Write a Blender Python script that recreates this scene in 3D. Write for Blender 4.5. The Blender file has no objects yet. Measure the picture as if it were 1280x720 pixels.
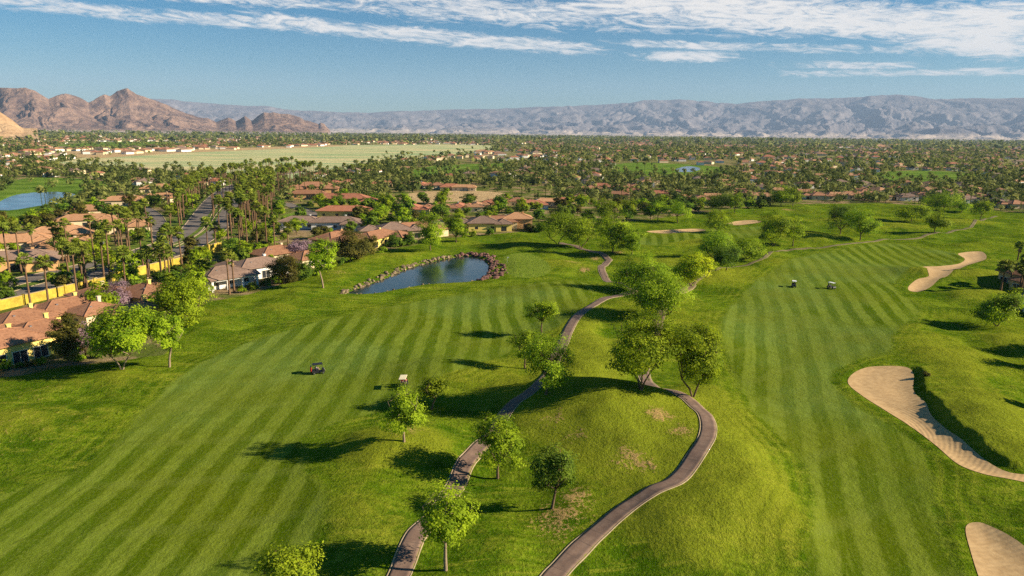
import bpy, bmesh, math, random
import numpy as np
from mathutils import Vector, Matrix
from mathutils.geometry import delaunay_2d_cdt
S = bpy.context.scene
COL = S.collection
PI = math.pi
R = math.radians

# ------------------------------------------------------------------ camera
CAM_H = 42.0
TILT = math.atan(193 / 853.0)
ROLL = R(0.63)
cd = bpy.data.cameras.new('camera')
cam = bpy.data.objects.new('camera', cd)
COL.objects.link(cam)
cd.sensor_width = 36.0
cd.lens = 36.0 * 853.0 / 1280.0
cd.clip_start = 1.0
cd.clip_end = 90000.0
cam.matrix_world = (Matrix.Translation((0, 0, CAM_H)) @ Matrix.Rotation(PI / 2 - TILT, 4, 'X') @ Matrix.Rotation(ROLL, 4, 'Z'))
S.camera = cam
S.render.resolution_x = 1024
S.render.resolution_y = 576

# ------------------------------------------------------------------ sun, sky, exposure
SUN_EL, SUN_AZ = R(25.0), R(95.0)      # azimuth clockwise from +Y (the view direction)
sv = Vector((math.sin(SUN_AZ) * math.cos(SUN_EL), math.cos(SUN_AZ) * math.cos(SUN_EL), math.sin(SUN_EL)))
sd = bpy.data.lights.new('sun', 'SUN')
sd.energy = 4.9
sd.angle = R(0.6)
sd.color = (1.0, 0.86, 0.66)
sun = bpy.data.objects.new('sun', sd)
sun.rotation_euler = sv.to_track_quat('Z', 'Y').to_euler()
COL.objects.link(sun)
S.view_settings.view_transform = 'Standard'
S.view_settings.look = 'None'
S.view_settings.gamma = 1.0
S.view_settings.exposure = 1.15
S.cycles.max_bounces = 6
S.cycles.diffuse_bounces = 2
S.cycles.transparent_max_bounces = 4
S.cycles.volume_bounces = 0
S.cycles.use_denoising = False


class NT:
    """short-hand for building node trees"""
    def __init__(self, tree):
        self.t = tree
        self.t.nodes.clear()

    def n(self, kind, **kw):
        nd = self.t.nodes.new(kind)
        for k, v in kw.items():
            setattr(nd, k, v)
        return nd

    def put(self, sock, v):
        if v is None:
            return
        if isinstance(v, bpy.types.NodeSocket):
            self.t.links.new(v, sock)
        elif isinstance(v, (tuple, list)) and len(v) == 3 and sock.type == 'RGBA':
            sock.default_value = (*v, 1.0)
        else:
            sock.default_value = v

    def m(self, op, a, b=None, c=None, clamp=False):
        nd = self.n('ShaderNodeMath', operation=op, use_clamp=clamp)
        for i, v in enumerate((a, b, c)):
            self.put(nd.inputs[i], v)
        return nd.outputs[0]

    def mix(self, f, a, b, blend='MIX'):
        nd = self.n('ShaderNodeMix', data_type='RGBA', blend_type=blend)
        self.put(nd.inputs[0], f)
        self.put(nd.inputs[6], a)
        self.put(nd.inputs[7], b)
        return nd.outputs[2]

    def noise(self, vec, scale, detail=3, rough=0.5, dist=0.0):
        nd = self.n('ShaderNodeTexNoise')
        self.put(nd.inputs['Vector'], vec)
        nd.inputs['Scale'].default_value = scale
        nd.inputs['Detail'].default_value = detail
        nd.inputs['Roughness'].default_value = rough
        nd.inputs['Distortion'].default_value = dist
        return nd.outputs['Fac']

    def ramp(self, v, a, b, lo=0.0, hi=1.0):
        nd = self.n('ShaderNodeMapRange', interpolation_type='SMOOTHSTEP')
        self.put(nd.inputs[0], v)
        for i, q in zip((1, 2, 3, 4), (a, b, lo, hi)):
            nd.inputs[i].default_value = q
        return nd.outputs[0]

    def vm(self, op, a, b=None, scale=None):
        nd = self.n('ShaderNodeVectorMath', operation=op)
        self.put(nd.inputs[0], a)
        if b is not None:
            self.put(nd.inputs[1], b)
        if scale is not None:
            self.put(nd.inputs[3], scale)
        return nd.outputs[0]

    def attr(self, name):
        return self.n('ShaderNodeAttribute', attribute_name=name)

    def sep(self, v):
        nd = self.n('ShaderNodeSeparateXYZ')
        self.put(nd.inputs[0], v)
        return nd.outputs


def build_world():
    w = bpy.data.worlds.new('World')
    S.world = w
    w.use_nodes = True
    N = NT(w.node_tree)
    sky = N.n('ShaderNodeTexSky', sky_type='NISHITA')
    sky.sun_disc = False
    sky.sun_elevation = SUN_EL
    sky.sun_rotation = SUN_AZ
    sky.altitude = 300
    sky.air_density = 1.0
    sky.dust_density = 0.25
    sky.ozone_density = 3.0
    tc = N.n('ShaderNodeTexCoord')
    d = N.sep(tc.outputs['Generated'])
    az = N.m('ARCTAN2', d[0], d[1])
    el = N.m('ARCSINE', d[2])
    # cirrus: fibres drawn out along gently falling bands
    comb = N.n('ShaderNodeCombineXYZ')
    N.put(comb.inputs[0], N.m('MULTIPLY', az, 5.0))
    v2 = N.m('MULTIPLY', N.m('ADD', el, N.m('MULTIPLY', az, 0.06)), 24.0)
    N.put(comb.inputs[1], v2)
    base = comb.outputs[0]
    big = N.noise(base, 1.25, 3, 0.55, 0.6)
    fib = N.noise(base, 3.4, 10, 0.72, 1.8)
    fine = N.noise(base, 9.0, 6, 0.7, 0.5)
    def band(a0, e0, slope, half, azlo, azhi, s):
        """soft weight round the line el = e0 + slope*(az-a0), between azlo and azhi"""
        line = N.m('ADD', N.m('MULTIPLY', N.m('SUBTRACT', az, a0), slope), e0)
        dd = N.m('ABSOLUTE', N.m('SUBTRACT', el, line))
        wgt = N.ramp(dd, half, half * 0.15)
        wl = N.ramp(az, azlo - 0.08, azlo + 0.08)
        wr = N.ramp(az, azhi + 0.08, azhi - 0.08)
        return N.m('MULTIPLY', N.m('MULTIPLY', wgt, N.m('MULTIPLY', wl, wr)), s)
    # (px -> az = atan((x-640)/853), el above the horizon)
    ws = [band(-0.50, 0.137, 0.0, 0.017, -0.90, -0.26, 1.12),
          band(-0.16, 0.131, -0.062, 0.020, -0.38, 0.14, 1.15),
          band(-0.50, 0.164, 0.02, 0.024, -0.90, -0.2, 1.10),
          band(-0.05, 0.168, -0.05, 0.044, -0.42, 0.7, 1.08),
          band(0.30, 0.158, -0.10, 0.046, 0.06, 1.2, 1.25),
          band(0.25, 0.104, -0.03, 0.014, 0.155, 0.33, 1.25),
          band(0.44, 0.0885, -0.03, 0.010, 0.34, 0.54, 1.2),
          band(0.62, 0.108, -0.09, 0.040, 0.46, 1.2, 1.20),
          band(0.36, 0.112, -0.05, 0.012, 0.10, 0.8, 1.05),
          band(0.50, 0.078, -0.02, 0.010, 0.34, 0.9, 1.05),
          band(0.0, 0.27, 0.0, 0.08, -1.4, 1.4, 0.9)]
    tot = ws[0]
    for q in ws[1:]:
        tot = N.m('MAXIMUM', tot, q)
    dens = N.m('ADD', N.m('MULTIPLY', big, 0.55), N.m('ADD', N.m('MULTIPLY', fib, 1.25), N.m('MULTIPLY', fine, 0.45)))
    thr = N.m('SUBTRACT', 1.455, N.m('MULTIPLY', tot, 0.55))
    al = N.m('MULTIPLY', N.ramp(N.m('SUBTRACT', dens, thr), 0.0, 0.46), 0.97)
    hsv = N.n('ShaderNodeHueSaturation')
    hsv.inputs['Saturation'].default_value = 1.6
    hsv.inputs['Value'].default_value = 0.63
    N.put(hsv.inputs['Color'], N.mix(1.0, sky.outputs[0], (0.86, 0.97, 1.0), 'MULTIPLY'))
    out = N.mix(al, hsv.outputs[0], (7.6, 7.1, 6.6))
    bg = N.n('ShaderNodeBackground')
    N.put(bg.inputs[0], out)
    bg.inputs[1].default_value = 0.062
    wo = N.n('ShaderNodeOutputWorld')
    N.put(wo.inputs[0], bg.outputs[0])
build_world()

# ------------------------------------------------------------------ pixel helpers (photo pixels, 1280x720) and 2-D geometry
CM = cam.matrix_world.to_3x3()


def ray(px, py):
    d = CM @ Vector(((px - 640) / 853.0, (360 - py) / 853.0, -1.0))
    return d.x, d.y, d.z


def G(px, py, z=0.0):
    dx, dy, dz = ray(px, py)
    t = (z - CAM_H) / dz
    return dx * t, dy * t


def polyG(pts):
    return np.array([G(*p) for p in pts])


CMI = CM.inverted()


def proj(x, y, z):
    c = CMI @ Vector((x, y, z - CAM_H))
    return 640 + 853.0 * c.x / -c.z, 360 - 853.0 * c.y / -c.z, -c.z


def sdf(P, X, Y):
    """signed distance to polygon P, negative inside"""
    d2 = np.full(X.shape, 1e18)
    ins = np.zeros(X.shape, bool)
    n = len(P)
    for i in range(n):
        ax, ay = P[i]
        bx, by = P[(i + 1) % n]
        ex, ey = bx - ax, by - ay
        L = ex * ex + ey * ey + 1e-9
        t = np.clip(((X - ax) * ex + (Y - ay) * ey) / L, 0, 1)
        d2 = np.minimum(d2, (X - ax - t * ex) ** 2 + (Y - ay - t * ey) ** 2)
        if ay != by:
            c = ((ay > Y) != (by > Y)) & (X < (bx - ax) * (Y - ay) / (by - ay) + ax)
            ins ^= c
    d = np.sqrt(d2)
    return np.where(ins, -d, d)


def ldist(P, X, Y):
    d2 = np.full(X.shape, 1e18)
    for i in range(len(P) - 1):
        ax, ay = P[i]
        bx, by = P[i + 1]
        ex, ey = bx - ax, by - ay
        L = ex * ex + ey * ey + 1e-9
        t = np.clip(((X - ax) * ex + (Y - ay) * ey) / L, 0, 1)
        d2 = np.minimum(d2, (X - ax - t * ex) ** 2 + (Y - ay - t * ey) ** 2)
    return np.sqrt(d2)


def catmull(P, k=8, closed=False):
    P = [np.array(p, float) for p in P]
    n = len(P)
    out = []
    rng = range(n) if closed else range(n - 1)
    for i in rng:
        if closed:
            p0, p1, p2, p3 = P[i - 1], P[i], P[(i + 1) % n], P[(i + 2) % n]
        else:
            p0, p1, p2, p3 = P[max(i - 1, 0)], P[i], P[i + 1], P[min(i + 2, n - 1)]
        for j in range(k):
            t = j / k
            out.append(0.5 * ((2 * p1) + (-p0 + p2) * t + (2 * p0 - 5 * p1 + 4 * p2 - p3) * t * t + (-p0 + 3 * p1 - 3 * p2 + p3) * t ** 3))
    if not closed:
        out.append(P[-1])
    return np.array(out)


def ss(a, b, x):
    t = np.clip((x - a) / (b - a), 0, 1)
    return t * t * (3 - 2 * t)


_rs = np.random.RandomState(7)
_perm = _rs.permutation(512)
_perm = np.concatenate([_perm, _perm])
_ga = _rs.rand(512) * 2 * PI
_gx, _gy = np.cos(_ga), np.sin(_ga)


def pn(X, Y, seed=0):
    """2-D gradient noise, about -0.7..0.7"""
    X = np.asarray(X, float) + seed * 17.13
    Y = np.asarray(Y, float) + seed * 9.71
    xi = np.floor(X).astype(np.int64)
    yi = np.floor(Y).astype(np.int64)
    xf, yf = X - xi, Y - yi
    u = xf * xf * xf * (xf * (xf * 6 - 15) + 10)
    v = yf * yf * yf * (yf * (yf * 6 - 15) + 10)
    def g(a, b, fx, fy):
        h = _perm[(_perm[a & 511] + (b & 511)) & 511]
        return _gx[h] * fx + _gy[h] * fy
    return ((g(xi, yi, xf, yf) * (1 - u) + g(xi + 1, yi, xf - 1, yf) * u) * (1 - v)
            + (g(xi, yi + 1, xf, yf - 1) * (1 - u) + g(xi + 1, yi + 1, xf - 1, yf - 1) * u) * v)


def fbm(X, Y, o=4, seed=0):
    s = 0
    a = 1.0
    for i in range(o):
        s = s + a * pn(X * 2 ** i, Y * 2 ** i, seed + i * 3)
        a *= 0.5
    return s


# ------------------------------------------------------------------ the lie of the land
# mounds: photo pixel, radii across / along, height
MOUNDS = [(748, 545, 12, 19, 3.4), (705, 500, 10, 11, 2.2), (800, 520, 8, 9, 1.2), (866, 648, 7, 8, 2.6), (500, 566, 9, 7, 1.9), (560, 470, 11, 9, 1.8),
          (605, 560, 5, 9, -0.9), (440, 660, 5, 9, 1.0), (440, 600, 8, 12, 0.6), (925, 590, 5, 12, 1.7), (950, 640, 5, 10, 1.0), (905, 520, 6, 12, 1.5), (895, 440, 8, 14, 0.9),
          (1232, 498, 7, 10, 0.8), (1245, 540, 8, 10, 2.2), (1180, 440, 14, 16, 1.3), (1235, 622, 7, 9, 0.4), (1100, 640, 10, 8, -0.3),
          (720, 420, 9, 14, 1.5), (745, 400, 8, 12, 1.1), (690, 455, 9, 7, 1.0), (760, 455, 7, 9, 1.4), (860, 400, 12, 18, 1.4),
          (720, 335, 10, 8, 1.4), (700, 365, 12, 8, 0.8), (660, 332, 13, 20, 0.9), (640, 372, 20, 10, 0.6), (905, 350, 16, 14, 1.6), (960, 330, 14, 12, 1.5),
          (1010, 300, 16, 14, 1.8), (1100, 285, 20, 14, 2.0), (1200, 280, 20, 14, 1.8), (1150, 320, 12, 9, -0.5), (1215, 348, 11, 9, 2.2),
          (1230, 372, 9, 8, 1.8), (1145, 342, 7, 9, 1.4), (870, 305, 18, 20, 1.8), (760, 300, 18, 16, 1.4), (820, 330, 16, 12, 1.6), (300, 395, 20, 10, 1.2),
          (430, 345, 14, 12, 1.3), (500, 322, 18, 10, 1.0), (60, 520, 20, 10, 0.9), (180, 470, 15, 9, 0.8), (1060, 275, 30, 14, 1.5), (950, 275, 20, 12, 1.5),
          (1270, 420, 10, 10, 1.2), (1120, 400, 9, 18, 0.7)]
MW = [(*G(a, b), c, d, e) for a, b, c, d, e in MOUNDS]



def hill(x, y):
    h = 0.9 * pn(x / 46.0, y / 46.0, 1)
    for (mx, my, rx, ry, a) in MW:
        h = h + a * np.exp(-(((x - mx) / rx) ** 2 + ((y - my) / ry) ** 2))
    return h


def polyH(pts):
    """outline pixels laid on the mounds instead of on the flat plane"""
    out = []
    for px, py in pts:
        dx, dy, dz = ray(px, py)
        zs = np.linspace(9, -2.5, 400)
        ts = (zs - CAM_H) / dz
        below = zs <= hill(dx * ts, dy * ts)
        t = ts[int(np.argmax(below))] if below.any() else -CAM_H / dz
        out.append((dx * t, dy * t))
    return np.array(out)


GOLF = polyG([(-420, 480), (-60, 478), (30, 470), (80, 459), (130, 455), (205, 445), (225, 420), (236, 396), (262, 378), (310, 368), (345, 358),
              (385, 348), (402, 338), (430, 324), (470, 315), (520, 306), (548, 299), (600, 294), (660, 289), (700, 284), (800, 276),
              (860, 268), (905, 262), (1000, 255), (1100, 254), (1200, 260), (1300, 268), (1500, 280), (2300, 340), (5000, 1500)]
             + [(2600, 2800), (-1400, 2800)])
FW1 = catmull(polyH([(-160, 720), (-60, 640), (20, 612), (95, 590), (150, 545), (205, 490), (255, 452), (320, 425), (400, 402), (470, 386),
                     (540, 374), (610, 362), (665, 354), (725, 352), (742, 362), (728, 384), (700, 406), (668, 424), (640, 438), (585, 458),
                     (530, 480), (478, 512), (420, 528), (378, 552), (382, 590), (408, 625), (402, 665), (380, 700), (330, 740), (200, 860)]), 5, True)
FW2 = catmull(polyH([(1040, 800), (1008, 700), (1018, 640), (1010, 590), (980, 550), (940, 510), (922, 470), (905, 430), (905, 395), (930, 368),
                     (952, 346), (1000, 322), (1050, 312), (1110, 304), (1180, 314), (1204, 322), (1196, 332), (1150, 334), (1125, 346),
                     (1118, 362), (1142, 378), (1150, 392), (1118, 415), (1110, 440), (1075, 450), (1038, 468), (1060, 500), (1110, 532),
                     (1150, 562), (1160, 600), (1165, 650), (1190, 700), (1240, 800)]), 5, True)
FW3 = catmull(polyH([(790, 300), (860, 288), (930, 284), (985, 285), (960, 292), (880, 298), (820, 306)]), 5, True)
GREEN = catmull(polyH([(630, 322), (648, 316), (668, 319), (684, 328), (687, 340), (668, 347), (645, 346), (630, 338)]), 5, True)
POND = catmull(polyG([(434, 364), (455, 355), (482, 345), (508, 334), (532, 327), (560, 321), (585, 318), (604, 322), (612, 332),
                      (608, 344), (588, 350), (560, 352), (530, 354), (500, 359), (465, 365)]), 6, True)
B1 = catmull(polyH([(1060, 480), (1066, 468), (1084, 460), (1110, 459), (1134, 461), (1142, 470), (1142, 488), (1156, 502), (1164, 518),
                    (1182, 536), (1200, 550), (1218, 566), (1240, 583), (1262, 593), (1292, 597), (1310, 604), (1290, 606), (1262, 601),
                    (1228, 594), (1198, 582), (1172, 560), (1152, 544), (1130, 528), (1104, 512), (1078, 496)]), 5, True)
B2 = catmull(polyH([(1207, 660), (1222, 654), (1240, 660), (1262, 672), (1285, 690), (1320, 730), (1300, 790), (1250, 790), (1226, 730), (1213, 690)]), 5, True)
B3 = catmull(polyH([(1137, 364), (1136, 358), (1146, 350), (1160, 346), (1160, 340), (1153, 334), (1175, 333), (1198, 330), (1206, 324),
                    (1198, 317), (1226, 315), (1233, 323), (1222, 328), (1204, 334), (1188, 342), (1174, 349), (1164, 358), (1150, 365)]), 5, True)
B4 = catmull(polyH([(808, 290), (830, 288), (868, 286), (882, 288), (866, 290), (832, 292)]), 5, True)
B5 = catmull(polyH([(908, 280), (925, 276), (950, 276), (948, 279), (920, 282)]), 5, True)
B6 = catmull(polyH([(672, 318), (684, 315), (700, 317), (722, 321), (734, 325), (728, 329), (706, 326), (688, 322)]), 5, True)
SPINE = polyH([(1118, 458), (1130, 485), (1146, 510), (1168, 538), (1198, 563), (1240, 590), (1300, 603)])
BUNK = [(B1, 0.22), (B2, 0.25), (B3, 0.35), (B4, 0.6), (B5, 0.6)]
LPOND = catmull(polyG([(-10, 258), (10, 246), (30, 241), (60, 239), (88, 240), (94, 245), (80, 252), (45, 257), (10, 262)]), 5, True)
FPOND = catmull(polyG([(846, 212), (858, 208), (874, 210), (868, 214), (852, 215)]), 5, True)
# cart paths
PA = [(488, 745), (507, 705), (522, 675), (548, 638), (570, 600), (588, 572), (616, 538), (640, 505), (664, 488), (682, 470), (694, 448), (706, 425), (713, 408),
      (722, 395), (738, 384), (757, 373), (778, 368), (792, 362), (778, 355), (762, 350), (753, 341), (753, 332), (762, 325), (752, 319), (738, 314), (716, 306), (700, 302)]
PB = [(672, 750), (696, 718), (722, 692), (752, 664), (782, 636), (812, 612), (842, 597), (866, 580), (880, 560), (885, 540), (880, 522),
      (864, 508), (842, 497), (820, 486), (806, 470), (806, 440), (820, 412), (826, 392), (836, 372), (872, 352), (908, 336), (950, 323), (974, 313),
      (1010, 309), (1052, 306), (1105, 300), (1146, 297), (1180, 291), (1206, 286), (1216, 280), (1228, 275), (1246, 270)]
PAW = catmull(polyH(PA), 6)
PBW = catmull(polyH(PB), 6)
def masks(X, Y):
    M = {}
    far = (np.hypot(X, Y) < 900)
    def on(P, pad=14):
        out = np.full(X.shape, 99.0)
        lo, hi = P.min(0) - pad, P.max(0) + pad
        sel = (X > lo[0]) & (X < hi[0]) & (Y > lo[1]) & (Y < hi[1])
        if sel.any():
            out[sel] = sdf(P, X[sel], Y[sel])
        return out
    M['golf'] = sdf(GOLF, X, Y)
    wob = 0.8 * pn(X / 7.0, Y / 7.0, 5)
    M['fw'] = np.minimum(np.minimum(on(FW1), on(FW2)), on(FW3)) + wob
    M['green'] = on(GREEN)
    M['pond'] = np.minimum(on(POND), on(LPOND))
    M['bunk'] = [on(b[0]) for b in BUNK]
    return M


def height(X, Y, M=None):
    X = np.atleast_1d(np.asarray(X, float))
    Y = np.atleast_1d(np.asarray(Y, float))
    M = M or masks(X, Y)
    golf = ss(4, -14, M['golf'])
    bd = np.min(M['bunk'], axis=0)
    rough = golf * ss(-1, 11, M['fw']) * ss(0, 8, M['green']) * (0.25 + 0.75 * ss(0, 9, bd))
    h = golf * (0.9 * pn(X / 46.0, Y / 46.0, 1))
    h = h + rough * (1.8 * pn(X / 19.0, Y / 15.0, 2) + 0.75 * pn(X / 8.5, Y / 7.0, 3) + 0.22 * pn(X / 3.4, Y / 3.4, 4))
    for (mx, my, rx, ry, a) in MW:
        q = ((X - mx) / rx) ** 2 + ((Y - my) / ry) ** 2
        h = h + a * np.exp(-q)
    pd = M['pond']
    k = ss(9, 0, pd)
    h = h * (1 - k) + k * (-0.15)
    h = h - 1.4 * ss(1.2, -2.5, pd)
    for (P, dep), d in zip(BUNK, M['bunk']):
        h = h - dep * ss(0.1, -2.2, d)
        h = h + 0.16 * np.exp(-((d - 1.0) / 0.9) ** 2)
    # the steep lip on the sunward side of the big bunker
    d = M['bunk'][0]
    sx = np.interp(Y, SPINE[::-1, 1], SPINE[::-1, 0])
    side = ss(0.8, 3.2, X - sx) * ss(122, 117, Y)
    dj = d + 0.7 * pn(X / 1.7, Y / 1.7, 33) + 0.5 * pn(X / 0.8, Y / 0.8, 34)
    h = h + 0.85 * side * np.clip((dj - 0.5) / 1.4, 0, 1) * ss(13, 5, d)
    return h


def H1(x, y):
    return float(height(x, y)[0])


def P3(px, py):
    """where the photo's pixel meets the land"""
    dx, dy, dz = ray(px, py)
    zs = np.linspace(9, -2.5, 240)
    ts = (zs - CAM_H) / dz
    below = zs <= height(dx * ts, dy * ts)
    t = ts[int(np.argmax(below))] if below.any() else -CAM_H / dz
    x, y = float(dx * t), float(dy * t)
    return Vector((x, y, H1(x, y)))


# ------------------------------------------------------------------ object helpers
def mesh_np(name, V, Fs, mats=(), smooth=False, midx=None, attrs=None):
    """V (n,3), Fs (m,k) int array of one face size or list of such arrays"""
    me = bpy.data.meshes.new(name)
    if isinstance(Fs, np.ndarray):
        Fs = [Fs]
    Fs = [f for f in Fs if len(f)]
    V = np.asarray(V, np.float32)
    me.vertices.add(len(V))
    me.vertices.foreach_set('co', V.ravel())
    nl = sum(f.size for f in Fs)
    nf = sum(len(f) for f in Fs)
    me.loops.add(nl)
    me.loops.foreach_set('vertex_index', np.concatenate([f.ravel() for f in Fs]).astype(np.int32))
    me.polygons.add(nf)
    tot = np.concatenate([np.full(len(f), f.shape[1]) for f in Fs]).astype(np.int32)
    st = np.concatenate([[0], np.cumsum(tot)[:-1]]).astype(np.int32)
    me.polygons.foreach_set('loop_start', st)
    if midx is not None:
        me.polygons.foreach_set('material_index', np.asarray(midx, np.int32))
    me.polygons.foreach_set('use_smooth', np.full(nf, bool(smooth)))
    for m_ in mats:
        me.materials.append(m_)
    for an, arr in (attrs or {}).items():
        arr = np.asarray(arr, np.float32)
        if arr.ndim == 1:
            a = me.attributes.new(an, 'FLOAT', 'POINT')
            a.data.foreach_set('value', arr)
        else:
            a = me.attributes.new(an, 'FLOAT_COLOR', 'POINT')
            a.data.foreach_set('color', arr.ravel())
    me.update(calc_edges=True)
    me.validate()
    return me


def link(name, data, parent=None, loc=None, rz=None):
    o = bpy.data.objects.new(name, data)
    COL.objects.link(o)
    if parent is not None:
        o.parent = parent
    if loc is not None:
        o.location = loc
    if rz is not None:
        o.rotation_euler = (0, 0, rz)
    return o


def tag(o, label=None, cat=None, group=None, kind=None):
    if label:
        o['label'] = label
    if cat:
        o['category'] = cat
    if group:
        o['group'] = group
    if kind:
        o['kind'] = kind
    return o


def clone(root, loc, rz=0.0, sc=None, parent=None):
    """a copy of a thing with copies of its parts and sub-parts"""
    r = root.copy()
    COL.objects.link(r)
    r.parent = parent
    if parent is None:
        r.location = loc
        r.rotation_euler = (0, 0, rz)
        if sc is not None:
            r.scale = sc
    for ch in root.children:
        clone(ch, None, parent=r)
    return r


class MB:
    """collects faces for one mesh"""
    def __init__(self):
        self.v = []
        self.f = []
        self.mi = []

    def add(self, vs, fs, mi=0):
        b = len(self.v)
        self.v += [tuple(p) for p in vs]
        for f in fs:
            self.f.append(tuple(b + i for i in f))
            self.mi.append(mi)
        return self

    def box(self, x0, x1, y0, y1, z0, z1, mi=0):
        vs = [(x0, y0, z0), (x1, y0, z0), (x1, y1, z0), (x0, y1, z0), (x0, y0, z1), (x1, y0, z1), (x1, y1, z1), (x0, y1, z1)]
        return self.add(vs, [(0, 3, 2, 1), (4, 5, 6, 7), (0, 1, 5, 4), (1, 2, 6, 5), (2, 3, 7, 6), (3, 0, 4, 7)], mi)

    def tube(self, pts, rad, n=6, mi=0):
        pts = [Vector(p) for p in pts]
        b = len(self.v)
        ref = None
        for i, p in enumerate(pts):
            d = (pts[min(i + 1, len(pts) - 1)] - pts[max(i - 1, 0)])
            d = d.normalized() if d.length > 1e-6 else Vector((0, 0, 1))
            if ref is None:
                ref = Vector((1, 0, 0)) if abs(d.x) < 0.8 else Vector((0, 1, 0))
            u = (ref - d * ref.dot(d)).normalized()
            ref = u
            w = d.cross(u)
            r = rad[i] if hasattr(rad, '__len__') else rad
            for k in range(n):
                a = 2 * PI * k / n
                self.v.append(tuple(p + u * (math.cos(a) * r) + w * (math.sin(a) * r)))
        for i in range(len(pts) - 1):
            for k in range(n):
                a0 = b + i * n + k
                a1 = b + i * n + (k + 1) % n
                self.f.append((a0, a1, a1 + n, a0 + n))
                self.mi.append(mi)
        self.f.append(tuple(b + (len(pts) - 1) * n + k for k in range(n)))
        self.mi.append(mi)
        self.f.append(tuple(b + k for k in reversed(range(n))))
        self.mi.append(mi)
        return self

    def mesh(self, name, mats, smooth=False, bevel=0):
        me = bpy.data.meshes.new(name)
        me.from_pydata(self.v, [], self.f)
        if not isinstance(mats, (list, tuple)):
            mats = [mats]
        for m_ in mats:
            me.materials.append(m_)
        me.polygons.foreach_set('material_index', self.mi)
        me.polygons.foreach_set('use_smooth', [smooth] * len(self.f))
        if bevel:
            bm = bmesh.new()
            bm.from_mesh(me)
            bmesh.ops.bevel(bm, geom=bm.edges, offset=bevel, segments=2, affect='EDGES')
            bm.to_mesh(me)
            bm.free()
        me.update()
        return me

    def build(self, name, mats, parent=None, smooth=False, bevel=0, **k):
        return link(name, self.mesh(name, mats, smooth, bevel), parent, **k)


# ------------------------------------------------------------------ materials
def new_mat(name):
    m_ = bpy.data.materials.new(name)
    m_.use_nodes = True
    return m_, NT(m_.node_tree)


def finish(N, color, rough=0.9, spec=0.2, bump=None, bstr=0.3, bdist=0.1, metal=0.0, trans=None):
    b = N.n('ShaderNodeBsdfPrincipled')
    N.put(b.inputs['Base Color'], color)
    N.put(b.inputs['Roughness'], rough)
    b.inputs['Specular IOR Level'].default_value = spec
    b.inputs['Metallic'].default_value = metal
    if bump is not None:
        bn = N.n('ShaderNodeBump')
        N.put(bn.inputs['Strength'], bstr)
        bn.inputs['Distance'].default_value = bdist
        N.put(bn.inputs['Height'], bump)
        N.put(b.inputs['Normal'], bn.outputs[0])
    sh = b.outputs[0]
    if trans:
        t = N.n('ShaderNodeBsdfTranslucent')
        N.put(t.inputs[0], color)
        mx = N.n('ShaderNodeMixShader')
        mx.inputs[0].default_value = trans
        N.put(mx.inputs[1], sh)
        N.put(mx.inputs[2], t.outputs[0])
        sh = mx.outputs[0]
    o = N.n('ShaderNodeOutputMaterial')
    N.put(o.inputs[0], sh)


def objc(N):
    return N.n('ShaderNodeTexCoord').outputs['Object']


def simple(name, c, rough=0.8, spec=0.3, vary=0.25, scale=2.0, metal=0.0, bstr=0.2, bdist=0.03):
    m_, N = new_mat(name)
    oc = objc(N)
    f = N.noise(oc, scale, 5, 0.6)
    g = N.noise(oc, scale * 6.3, 3, 0.6)
    k = N.m('ADD', N.m('MULTIPLY', f, 0.65), N.m('MULTIPLY', g, 0.35))
    col = N.mix(N.ramp(k, 0.3, 0.7), tuple(q * (1 - vary) for q in c), tuple(min(q * (1 + vary), 0.95) for q in c))
    finish(N, col, rough, spec, g, bstr, bdist, metal)
    return m_


def leafmat(name, dark, light, trans=0.45):
    m_, N = new_mat(name)
    oc = objc(N)
    oi = N.n('ShaderNodeObjectInfo')
    at = N.attr('tint').outputs['Fac']
    f = N.noise(oc, 0.55, 3, 0.6)
    g = N.noise(oc, 3.0, 2, 0.5)
    k = N.m('ADD', N.m('MULTIPLY', f, 0.4), N.m('ADD', N.m('MULTIPLY', g, 0.25), N.m('MULTIPLY', at, 0.45)))
    col = N.mix(N.ramp(k, 0.3, 0.8), dark, light)
    hs = N.n('ShaderNodeHueSaturation')
    N.put(hs.inputs['Hue'], N.m('ADD', 0.497, N.m('MULTIPLY', oi.outputs['Random'], 0.02)))
    N.put(hs.inputs['Value'], N.m('ADD', 0.9, N.m('MULTIPLY', oi.outputs['Random'], 0.3)))
    N.put(hs.inputs['Color'], col)
    finish(N, hs.outputs[0], 0.75, 0.15, trans=trans)
    return m_


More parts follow.
